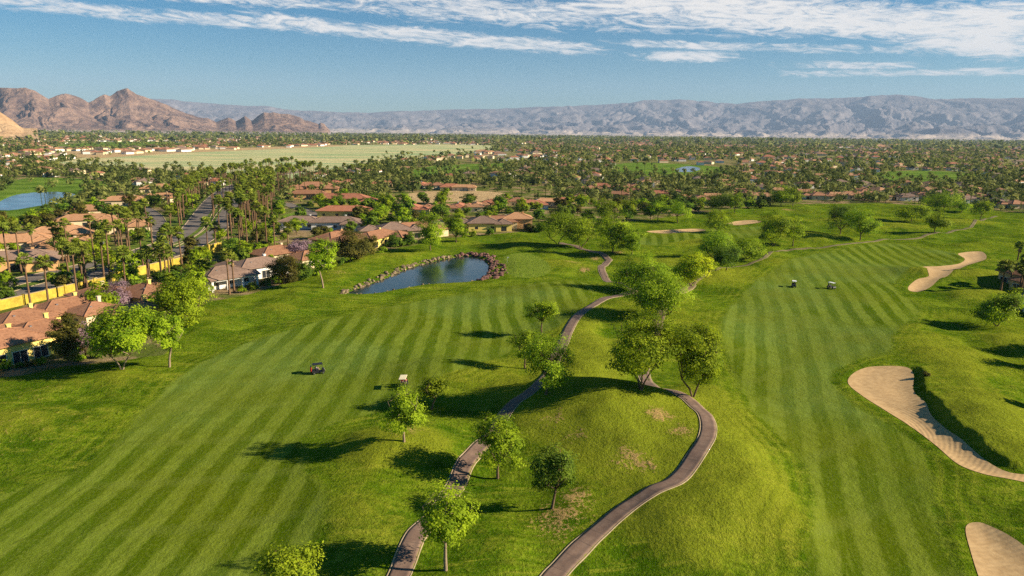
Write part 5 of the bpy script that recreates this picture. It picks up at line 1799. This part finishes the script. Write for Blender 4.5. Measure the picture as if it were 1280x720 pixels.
# tree screens on the far edge of the course
# low shrubs round the nearest houses
SH = [tree_meshes(500 + i, 1.5, 2.2, fork=.05, limbs=3, tips=22, per=40, leaf=.12, leafm=lm, lobes=3, sparse=0, tr=.05) for i, lm in enumerate(('leaf_green', 'leaf_dark', 'leaf_olive', 'leaf_light'))]
k = 0
for (px, py, sc, lab) in [
        (6, 462, 1.2, 'shrub at the corner of the nearest yellow house'), (24, 460, .8, 'shrub by the tall windows of the nearest yellow house'), (36, 458, .9, 'shrub before the porch of the nearest house'),
        (52, 456, 1.1, 'rounded shrub between the nearest house and the olive tree'), (98, 452, 1.1, 'dark shrub under the smaller jacaranda'), (118, 448, 1.2, 'shrub behind the spreading tree trunk'),
        (72, 398, 1.6, 'rounded bush on the frontage street'), (66, 352, 2.0, 'rounded bush on the boulevard median'), (100, 348, 1.4, 'bush on the median, right of the rounded one'),
        (6, 372, 2.6, 'large bush at the left end of the median'), (240, 330, 3.4, 'broad dark hedge bush at the gap in the yellow wall'), (252, 340, 2.6, 'lower bush in front of the broad dark one'),
        (214, 345, 2.0, 'bush at the foot of the yellow wall stretch'), (290, 318, 3.2, 'dark bush right of the small yellow wall piece'), (300, 328, 2.4, 'bush below the palm grove bend'),
        (316, 362, 1.4, 'clipped shrub before the white house'), (303, 366, 1.2, 'low shrub by the white porch'), (334, 357, 1.5, 'shrub at the white house corner'), (368, 352, 1.6, 'shrub at the foot of the olive tree'),
        (395, 344, 1.5, 'shrub left of the bent trunk'), (416, 336, 1.6, 'shrub under the large olive tree'), (428, 331, 1.6, 'pale-stemmed shrub under the large olive tree'), (448, 324, 1.6, 'shrub between the two olive trees'),
        (478, 316, 1.6, 'shrub right of the smaller olive tree'), (590, 296, 2.0, 'shrub below the brown-mauve roof'), (612, 294, 2.0, 'shrub left of the tan pavilion'), (662, 289, 2.6, 'dark shrub right of the tan pavilion'),
        (676, 290, 3.0, 'dark bush at the foot of the trees by the pavilion'), (935, 260, 4.0, 'dark rounded bush in the middle of the far tree line'), (950, 260, 3.6, 'second dark bush of the far tree line'),
        (1158, 470, .7, 'dark bush on the steep bank above the long bunker'),
        (1270, 372, 2.0, 'bush under the right edge palms'), (1258, 380, 1.6, 'bush at the foot of the right edge house')]:
    p = P3(px, py) if golf_in(*G(px, py), 6) else Vector((*G(px, py), 0))
    make_tree('shrub', SH[k % 4], (p.x, p.y, p.z - .1), k * 1.3, (sc, sc, sc), lab, 'shrub')
    k += 1

# ------------------------------------------------------------------ the far woods and the far roofs
def far_points():
    rs = np.random.RandomState(8)
    out = []
    for (r0, r1, n, s0, s1) in ((430, 1000, 5200, 5.5, 9.5), (1000, 2600, 19000, 7, 12), (2600, 9800, 34000, 12, 26)):
        r = np.sqrt(rs.rand(n) * (r1 ** 2 - r0 ** 2) + r0 ** 2)
        a = np.radians(rs.uniform(-44, 44, n))
        x, y = r * np.sin(a), r * np.cos(a)
        keep = sdf(GOLF, x, y) > 4
        keep &= sdf(FIELD, x, y) > 4
        keep &= (sdf(DIRT2, x, y) > 3) & (sdf(LPOND, x, y) > 6) & (sdf(FPOND, x, y) > 6)
        u = rs.rand(n)
        for P in (DIRT1, DIRT0):
            keep &= (sdf(P, x, y) > 5) | (u < .05)
        for P in LAWNS:
            keep &= (sdf(P, x, y) > 0) | (u < .10)
        nz = fbm(x / 240, y / 240, 3, 4)
        keep &= (nz > (-.20 if r0 < 900 else -.08) + .3 * (u - .5))
        for P, w in ROADS:
            keep &= ldist(P, x, y) > w / 2 + 2.5
        x, y, r = x[keep], y[keep], r[keep]
        out.append((x, y, rs.uniform(s0, s1, len(x)), r))
    return out


def in_boxes(x, y, occ, pad):
    k = np.ones(len(x), bool)
    for a, b, c in occ:
        k &= (x - a) ** 2 + (y - b) ** 2 > (c * pad) ** 2
    return k


def far_wood():
    rs = np.random.RandomState(15)
    Vs, Fs, Ts, Ms = [], [], [], []
    base = 0
    sets = far_points()
    ex = np.array(far_extra)
    x, y, s, r = sets[0]
    k = in_boxes(x, y, [o for o in occupied if o[1] > 350 and o[2] > 5], .75)
    sets[0] = (np.concatenate([x[k], ex[:, 0]]), np.concatenate([y[k], ex[:, 1]]), np.concatenate([s[k], ex[:, 2]]), None)
    for (x, y, s, _), nq, qs in zip(sets, (46, 15, 7), (.16, .26, .36)):
        n = len(x)
        palm = rs.rand(n) < .33
        hgt = s * np.where(palm, 1.25, .85)
        C = rs.normal(size=(n, nq, 3))
        C /= np.linalg.norm(C, axis=2)[:, :, None]
        C *= (rs.rand(n, nq, 1) ** .4)
        rad = np.where(palm, s * .26, s * .5)[:, None]
        P = np.empty((n, nq, 3))
        P[:, :, 0] = x[:, None] + C[:, :, 0] * rad
        P[:, :, 1] = y[:, None] + C[:, :, 1] * rad
        rz_ = np.where(palm, s * .22, hgt * .46)[:, None]
        P[:, :, 2] = np.where(palm, hgt, hgt * .54)[:, None] + C[:, :, 2] * rz_
        sz = np.repeat(s * qs * np.where(palm, .62, 1.0), nq)
        Cc = P.reshape(-1, 3)
        V, F = leaf_quads(Cc, 1.0, rs, 0.1, C.reshape(-1, 3) * 1.0)
        V = (V.reshape(-1, 4, 3) - Cc[:, None, :]) * sz[:, None, None] * 1.0
        V[:, :, 0:2] *= 1.1
        V = (V + Cc[:, None, :]).reshape(-1, 3)
        tint = np.repeat(np.clip(rs.rand(n) * .9 + rs.normal(size=n) * .1, 0, 1), nq * 4)
        Vs.append(V)
        Fs.append(F + base)
        Ts.append(tint)
        base += len(V)
        # trunks, where they are large enough to show
        if nq > 20:
            m_ = n
            tw = .22
            t0 = np.stack([np.stack([x - tw, y, np.zeros(m_)], 1), np.stack([x + tw, y, np.zeros(m_)], 1), np.stack([x + tw * .7, y, hgt * .9], 1), np.stack([x - tw * .7, y, hgt * .9], 1)], 1).reshape(-1, 3)
            t1 = np.stack([np.stack([x, y - tw, np.zeros(m_)], 1), np.stack([x, y + tw, np.zeros(m_)], 1), np.stack([x, y + tw * .7, hgt * .9], 1), np.stack([x, y - tw * .7, hgt * .9], 1)], 1).reshape(-1, 3)
            for t in (t0, t1):
                Vs.append(t)
                Fs.append(np.arange(m_ * 4).reshape(m_, 4) + base)
                Ts.append(np.full(m_ * 4, .3))
                base += m_ * 4
    me = mesh_np('distant_trees', np.vstack(Vs), np.vstack(Fs), [MAT['leaf_far']], False, attrs={'tint': np.concatenate(Ts)})
    tag(link('distant_trees', me), 'far belt of trees and palms covering the plain up to the mountains', kind='stuff')


far_wood()


def far_roofs():
    rs = np.random.RandomState(31)
    V, F, MI = [], [], []
    base = 0
    n = 0
    for (r0, r1, cnt, s0, s1) in ((520, 1400, 750, 11, 18), (1400, 3400, 2900, 14, 28), (3400, 8500, 2200, 25, 60)):
        r = np.sqrt(rs.rand(cnt) * (r1 ** 2 - r0 ** 2) + r0 ** 2)
        a = np.radians(rs.uniform(-43, 43, cnt))
        x, y = r * np.sin(a), r * np.cos(a)
        keep = (sdf(GOLF, x, y) > 8) & (sdf(FIELD, x, y) > 8) & (sdf(LPOND, x, y) > 12) & (sdf(DIRT2, x, y) > 8)
        keep &= in_boxes(x, y, [o for o in occupied if o[1] > 350 and o[2] > 5], 1.7)
        for P in LAWNS:
            keep &= sdf(P, x, y) > 4
        for P, w in ROADS:
            keep &= ldist(P, x, y) > w / 2 + 10
        keep &= fbm(x / 300, y / 300, 3, 12) > -.3
        for x_, y_ in zip(x[keep], y[keep]):
            w, d, h = rs.uniform(s0, s1), rs.uniform(s0, s1) * .7, rs.uniform(3.2, 4.6)
            t = rs.choice([0, PI / 2]) + rs.normal() * .25
            c, s = math.cos(t), math.sin(t)
            def q(a_, b_, z):
                return (x_ + a_ * c - b_ * s, y_ + a_ * s + b_ * c, z)
            hw, hd = w / 2, d / 2
            rx = max(hw - hd, .1)
            vs = [q(-hw, -hd, 0), q(hw, -hd, 0), q(hw, hd, 0), q(-hw, hd, 0), q(-hw, -hd, h), q(hw, -hd, h), q(hw, hd, h), q(-hw, hd, h),
                  q(-hw * 1.06, -hd * 1.08, h - .1), q(hw * 1.06, -hd * 1.08, h - .1), q(hw * 1.06, hd * 1.08, h - .1), q(-hw * 1.06, hd * 1.08, h - .1), q(-rx, 0, h + hd * .4), q(rx, 0, h + hd * .4)]
            V += vs
            wm = rs.randint(0, 2)
            rm = 2 + rs.randint(0, 4)
            for f, m_ in (((0, 1, 5, 4), wm), ((1, 2, 6, 5), wm), ((2, 3, 7, 6), wm), ((3, 0, 4, 7), wm), ((8, 9, 13, 12), rm), ((10, 11, 12, 13), rm), ((9, 10, 13, 13), rm), ((11, 8, 12, 12), rm)):
                f = tuple(dict.fromkeys(f))
                F.append(tuple(base + i for i in f))
                MI.append(m_)
            base += len(vs)
            n += 1
    me = bpy.data.meshes.new('distant_houses')
    me.from_pydata(V, [], F)
    for k_ in ('wall_cream', 'wall_white', 'roof_pink', 'roof_red', 'roof_grey', 'roof_tan'):
        me.materials.append(MAT[k_])
    me.polygons.foreach_set('material_index', MI)
    me.update()
    tag(link('distant_houses', me), 'countless far roofs among the trees of the plain', kind='stuff')


far_roofs()

# ------------------------------------------------------------------ boulders round the pond
def rock_mesh(seed, mt):
    bm = bmesh.new()
    bmesh.ops.create_icosphere(bm, subdivisions=2, radius=1)
    rd = random.Random(seed)
    rs_ = np.random.RandomState(seed)
    pl = rs_.normal(size=(9, 3))
    pl /= np.linalg.norm(pl, axis=1)[:, None]
    of = rs_.uniform(.55, .9, 9)
    for v in bm.verts:
        p = np.array(v.co)
        for a, b in zip(pl, of):
            t = p @ a
            if t > b:
                p = p - a * (t - b)
        v.co = Vector(p) * rd.uniform(.95, 1.05)
    me = bpy.data.meshes.new('boulder')
    bm.to_mesh(me)
    bm.free()
    me.materials.append(MAT[mt])
    return me


RK = {m_: [rock_mesh(40 + i + (9 if 'red' in m_ else 0), m_) for i in range(5)] for m_ in ('rock_tan', 'rock_red')}
rd = random.Random(3)
PW = np.vstack([POND, POND[:1]])
LL = np.concatenate([[0], np.cumsum(np.hypot(*np.diff(PW, axis=0).T))])
s = 0.0
nrk = 0
while s < LL[-1] and nrk < 290:
    x, y = np.interp(s, LL, PW[:, 0]), np.interp(s, LL, PW[:, 1])
    px, py, _ = proj(x, y, 0)
    t = (px - 434) / 178
    far_side = py < 364 - 42 * t + (8 if t > .5 else 3)
    red = px > 572 and (far_side or px > 592)
    n = 3 if red else (2 if far_side else 1)
    for k in range(n):
        off = rd.uniform(-.4, 5.5 if red else 2.4) if (far_side or red) else rd.uniform(-.5, .6)
        c = POND.mean(0)
        dv = np.array([x, y]) - c
        dv /= np.hypot(*dv)
        qx, qy = x + dv[0] * off + rd.uniform(-.5, .5), y + dv[1] * off + rd.uniform(-.5, .5)
        if not (far_side or red) and rd.random() < .45:
            continue
        sz = rd.uniform(.25, .85) * (1.15 if red else 1) if (far_side or red) else rd.uniform(.2, .42)
        o = link('boulder', rd.choice(RK['rock_red' if red else 'rock_tan']), loc=(qx, qy, H1(qx, qy) + sz * .15), rz=rd.uniform(0, 6))
        o.scale = (sz, sz * rd.uniform(.7, 1.2), sz * rd.uniform(.55, .9))
        if red:
            tag(o, 'dark red boulder heaped at the right end of the pond', 'boulder', 'dark red boulders at the pond end')
        elif far_side:
            tag(o, 'tan boulder on the far bank of the pond', 'boulder', 'tan boulders on the far pond bank')
        else:
            tag(o, 'small stone at the near waterline of the pond', 'stone', 'small stones on the near pond edge')
        nrk += 1
    s += 1.15 if (far_side or red) else 1.8


# ------------------------------------------------------------------ people
def skin_body(name, joints, edges, mt, parent=None):
    me = bpy.data.meshes.new(name)
    me.from_pydata([j[0] for j in joints], edges, [])
    o = link(name, me, parent)
    m1 = o.modifiers.new('skin', 'SKIN')
    for i, j in enumerate(joints):
        me.skin_vertices[0].data[i].radius = (j[1], j[1])
    me.skin_vertices[0].data[0].use_root = True
    m2 = o.modifiers.new('sub', 'SUBSURF')
    m2.levels = m2.render_levels = 1
    bpy.context.view_layer.update()
    dg = bpy.context.evaluated_depsgraph_get()
    nm = bpy.data.meshes.new_from_object(o.evaluated_get(dg))
    o.modifiers.clear()
    o.data = nm
    nm.materials.clear()
    nm.materials.append(MAT[mt])
    nm.polygons.foreach_set('use_smooth', [True] * len(nm.polygons))
    return o


def seated_person(parent_loc, rz, shirt, label):
    root = link('person', None, loc=parent_loc, rz=rz)
    tag(root, label, 'person')
    # body frame: x right, y forward, origin at seat
    J = [((0, 0, .10), .125), ((0, -.03, .30), .12), ((0, -.04, .48), .13), ((0, -.02, .60), .055), ((0, 0, .70), .07), ((0, .01, .78), .075)]
    E_ = [(0, 1), (1, 2), (2, 3), (3, 4), (4, 5)]
    def add(p, r_, fr):
        J.append((p, r_))
        E_.append((fr, len(J) - 1))
        return len(J) - 1
    for s_ in (-1, 1):
        k = add((s_ * .10, .05, .08), .085, 0)
        k = add((s_ * .13, .45, .10), .065, k)
        k = add((s_ * .13, .50, -.30), .045, k)
        add((s_ * .13, .64, -.34), .035, k)
        k = add((s_ * .19, -.03, .50), .055, 2)
        k = add((s_ * .25, .08, .27), .042, k)
        k = add((s_ * .16, .32, .30), .032, k)
        h = add((s_ * .15, .39, .31), .030, k)
        for q, L_ in enumerate((.060, .070, .065, .052)):
            f = add((s_ * (.175 - .016 * q), .39 + L_ * .6, .315), .010, h)
            add((s_ * (.175 - .016 * q), .39 + L_, .29), .008, f)
        add((s_ * .11, .40, .33), .010, h)
    skin_body('body', J, E_, 'skin', root)
    sj = [((0, -.01, .08), .145), ((0, -.03, .30), .14), ((0, -.04, .50), .15), ((.20, -.03, .50), .072), ((.245, .05, .33), .062), ((-.20, -.03, .50), .072), ((-.245, .05, .33), .062)]
    skin_body('shirt', sj, [(0, 1), (1, 2), (2, 3), (3, 4), (2, 5), (5, 6)], shirt, root)
    pj = [((0, .0, .08), .14), ((.11, .08, .09), .10), ((.13, .42, .10), .082), ((-.11, .08, .09), .10), ((-.13, .42, .10), .082)]
    skin_body('shorts', pj, [(0, 1), (1, 2), (0, 3), (3, 4)], 'shirt_dark', root)
    hb = MB()
    n = 10
    for i in range(4):
        e = i / 4 * PI / 2
        for k in range(n):
            a = 2 * PI * k / n
            hb.v.append((.098 * math.cos(e) * math.cos(a), -.005 + .105 * math.cos(e) * math.sin(a), .79 + .105 * math.sin(e)))
    hb.v.append((0, 0, .897))
    for i in range(3):
        for k in range(n):
            hb.f.append((i * n + k, i * n + (k + 1) % n, (i + 1) * n + (k + 1) % n, (i + 1) * n + k))
            hb.mi.append(0)
    for k in range(n):
        hb.f.append((3 * n + k, 3 * n + (k + 1) % n, 4 * n))
        hb.mi.append(0)
    hb.build('cap', MAT['white'], root, True)
    return root


# ------------------------------------------------------------------ golf carts and cars
def lathe_wheel(mb, x, y, z, r, w, mi=0, n=16):
    b = len(mb.v)
    prof = [(-w / 2, r * .62), (-w / 2, r * .92), (-w * .32, r), (w * .32, r), (w / 2, r * .92), (w / 2, r * .62)]
    for (o, q) in prof:
        for k in range(n):
            a = 2 * PI * k / n
            mb.v.append((x + o, y + q * math.cos(a), z + q * math.sin(a)))
    for i in range(len(prof) - 1):
        for k in range(n):
            mb.f.append((b + i * n + k, b + i * n + (k + 1) % n, b + (i + 1) * n + (k + 1) % n, b + (i + 1) * n + k))
            mb.mi.append(mi)


def extrude_profile(pts, x0, x1):
    """side profile (y, z) extruded across x"""
    mb = MB()
    n = len(pts)
    mb.v = [(x0, y, z) for y, z in pts] + [(x1, y, z) for y, z in pts]
    mb.f = [tuple(range(n))[::-1], tuple(range(n, 2 * n))] + [(i, (i + 1) % n, n + (i + 1) % n, n + i) for i in range(n)]
    mb.mi = [0] * len(mb.f)
    return mb


def golf_cart(label, roofm='white', bodym='white', bag=None, bagm='black', beside=None):
    r = link('golf_cart', None)
    tag(r, label, 'golf cart')
    body = extrude_profile([(-1.15, .32), (1.15, .32), (1.22, .50), (1.12, .84), (.78, .92), (.62, .42), (.05, .40), (.0, .64), (-.62, .66), (-.70, .78), (-1.18, .74)], -.60, .60)
    body.build('body', MAT[bodym], r, False, .03)
    st = MB()
    st.box(-.55, .55, -.48, .06, .66, .80)
    st.build('seat', MAT['black'], r, False, .04)
    sb = MB()
    sb.box(-.55, .55, -.62, -.50, .80, 1.22)
    sb.build('backrest', MAT['black'], r, False, .04)
    rf = MB()
    rf.box(-.62, .62, -.98, .86, 1.83, 1.92)
    rf.build('canopy', MAT[roofm], r, False, .04)
    for sx in (-1, 1):
        for (y0, y1) in ((.95, .74), (-.86, -.84)):
            p = MB()
            p.tube([(sx * .54, y0, .78), (sx * .54, y1, 1.85)], .022, 6)
            p.build('canopy_post', MAT['black'], r)
    ws = MB()
    ws.tube([(-.5, .93, .86), (.5, .93, .86)], .02, 5).tube([(-.5, .76, 1.75), (.5, .76, 1.75)], .02, 5)
    ws.build('windshield_frame', MAT['black'], r)
    sw = MB()
    ctr = Vector((-.27, .42, 1.0))
    ring = [ctr + Vector((math.cos(a) * .17, math.sin(a) * .09, math.sin(a) * .14)) for a in [2 * PI * k / 14 for k in range(15)]]
    sw.tube(ring, .015, 5).tube([(-.27, .66, .72), ctr], .018, 5)
    sw.build('steering_wheel', MAT['black'], r)
    for sx in (-1, 1):
        for y in (-.78, .86):
            t = MB()
            lathe_wheel(t, sx * .52, y, .23, .23, .2)
            w = t.build('wheel', MAT['black'], r)
            h = MB()
            lathe_wheel(h, sx * .52, y, .23, .15, .21)
            h.tube([(sx * .52 - .09, y, .23), (sx * .52 + .09, y, .23)], .10, 10)
            h.build('rim', MAT['metal'], w)
        hl = MB()
        hl.box(sx * .42 - .08, sx * .42 + .08, 1.17, 1.215, .60, .70)
        hl.build('headlight', MAT['frame'], r)
    bs = MB()
    bs.box(-.5, .5, -1.32, -1.14, .34, .44)
    bs.build('rear_rack', MAT['black'], r)
    return r


def golf_bag(loc, rz, mt, label):
    g = link('golf_bag', None, loc=loc, rz=rz)
    tag(g, label, 'golf bag')
    b = MB()
    b.tube([(0, 0, 0), (0, .02, .12), (0, .04, .80), (0, .045, .86)], [.13, .15, .13, .14], 12)
    b.build('bag', MAT[mt], g, True)
    c = MB()
    for k in range(6):
        a = k * 1.05
        x_, y_ = .06 * math.cos(a), .05 + .06 * math.sin(a)
        c.tube([(x_, y_, .8), (x_ * 1.5, y_, 1.12)], .008, 4)
        c.box(x_ * 1.5 - .04, x_ * 1.5 + .04, y_ - .02, y_ + .05, 1.10, 1.16)
    c.build('club', MAT['metal'], g)
    return g


def place_cart(px, py, rz, label, roofm, bodym, bags=(), people=()):
    p = P3(px, py)
    c = golf_cart(label, roofm, bodym)
    c.location = p + Vector((0, 0, .02))
    # sit on the slope
    e = .8
    nx = -(H1(p.x + e, p.y) - H1(p.x - e, p.y)) / (2 * e)
    ny = -(H1(p.x, p.y + e) - H1(p.x, p.y - e)) / (2 * e)
    q = Vector((0, 0, 1)).rotation_difference(Vector((nx, ny, 1)).normalized())
    rot = (q.to_matrix() @ Matrix.Rotation(R(rz), 3, 'Z')).to_euler()
    c.rotation_euler = rot
    c.scale = (.94, .94, .94)
    M4 = Matrix.Translation(c.location) @ rot.to_matrix().to_4x4()
    for sx, mt, lab in bags:
        g = golf_bag((0, 0, 0), 0, mt, lab)
        g.location = M4 @ Vector((sx, -1.24, .44))
        g.rotation_euler = rot
    for sx, sh, lab in people:
        g = seated_person((0, 0, 0), 0, sh, lab)
        g.location = M4 @ Vector((sx, -.28, .72))
        g.rotation_euler = rot
    return c


place_cart(505, 484, 178, 'golf cart with a cream canopy on the left fairway, facing the viewer', 'cream', 'black',
           [(-.22, 'black', 'black golf bag on the back of the cream-roofed cart')],
           [(-.27, 'shirt_pink', 'person in a pink shirt sitting at the wheel of the cream-roofed cart'), (.27, 'red', 'person in a red shirt sitting beside the driver of the cream-roofed cart')])
place_cart(398, 467, -68, 'golf cart with a black canopy on the left fairway, turned sideways', 'black', 'black',
           [(-.22, 'red', 'red golf bag strapped behind the black-roofed cart'), (.22, 'red', 'second red golf bag of the black-roofed cart')],
           [(-.27, 'white', 'person in a white shirt sitting in the black-roofed cart')])
place_cart(992, 359, 162, 'left white-roofed golf cart of the pair on the right fairway', 'white', 'black', [(-.22, 'black', 'dark golf bag on the left cart of the pair')], [])
place_cart(1039, 361, 205, 'right white-roofed golf cart of the pair on the right fairway', 'white', 'black', [(-.22, 'black', 'dark golf bag on the right cart of the pair')], [])

# flagstick on the pond green
fp = P3(634, 330)
fl = link('golf_flag', None, loc=fp)
tag(fl, 'thin flagstick standing on the green beside the pond', 'flagstick')
b = MB()
b.tube([(0, 0, -.1), (0, 0, 2.3)], .02, 6)
b.build('pole', MAT['white'], fl)
b = MB()
b.box(.02, .52, -.008, .008, 1.95, 2.28)
b.build('flag', MAT['white'], fl)


def car(mt, label):
    r = link('car', None)
    tag(r, label, 'car')
    body = extrude_profile([(-2.2, .35), (2.2, .35), (2.25, .62), (2.1, .82), (1.2, .92), (-1.9, .95), (-2.2, .85)], -.88, .88)
    body.build('body', MAT[mt], r, False, .05)
    cab = MB()
    vs = [(-.80, -1.7, .90), (.80, -1.7, .90), (.80, 1.15, .90), (-.80, 1.15, .90), (-.64, -1.1, 1.42), (.64, -1.1, 1.42), (.64, .35, 1.42), (-.64, .35, 1.42)]
    cab.add(vs, [(0, 3, 2, 1), (4, 5, 6, 7), (0, 1, 5, 4), (1, 2, 6, 5), (2, 3, 7, 6), (3, 0, 4, 7)])
    cab.build('window', MAT['glass'], r)
    rf = MB()
    rf.box(-.66, .66, -1.15, .40, 1.40, 1.46)
    rf.build('roof', MAT[mt], r, False, .02)
    for sx in (-1, 1):
        for y in (-1.35, 1.4):
            t = MB()
            lathe_wheel(t, sx * .80, y, .33, .33, .22)
            w = t.build('wheel', MAT['black'], r)
            h = MB()
            lathe_wheel(h, sx * .80, y, .33, .2, .23)
            h.tube([(sx * .80 - .1, y, .33), (sx * .80 + .1, y, .33)], .16, 10)
            h.build('rim', MAT['metal'], w)
        hl = MB()
        hl.box(sx * .62 - .16, sx * .62 + .16, 2.15, 2.262, .58, .72)
        hl.build('headlight', MAT['frame'], r)
        tl = MB()
        tl.box(sx * .66 - .14, sx * .66 + .14, -2.225, -2.12, .62, .76)
        tl.build('tail_light', MAT['red'], r)
    return r


for (px, py, rz, mt, lab) in [(207, 306, 4, 'car_dark', 'dark car driving on the boulevard beneath the palms'), (118, 306, 70, 'car_white', 'left white car parked before the houses across the boulevard'),
                              (127, 305, 66, 'car_white', 'right white car parked before the houses across the boulevard'), (398, 278, 80, 'car_silver', 'silver car on the side road below the yellow building'),
                              (364, 243, 40, 'car_white', 'white car near the stepped pink roofs'), (118, 366, -60, 'car_silver', 'silver car parked on the frontage street by the yellow wall')]:
    c = car(mt, lab)
    x, y = G(px, py)
    c.location = (x, y, .04 if on_road(x, y, 0) else .02)
    c.rotation_euler = (0, 0, R(rz))


# ------------------------------------------------------------------ the air
def build_haze():
    mb = MB()
    mb.box(-33500, 33500, -400, 33500, -40, 2300)
    m_, N = new_mat('desert_haze')
    v = N.n('ShaderNodeVolumePrincipled')
    v.inputs['Color'].default_value = (0.50, 0.70, 1.0, 1)
    v.inputs['Density'].default_value = HAZE
    v.inputs['Anisotropy'].default_value = 0.0
    o = N.n('ShaderNodeOutputMaterial')
    N.put(o.inputs[1], v.outputs[0])
    tag(mb.build('haze', m_), 'pale blue desert haze over the plain', kind='stuff')


HAZE = 3.0e-5
build_haze()
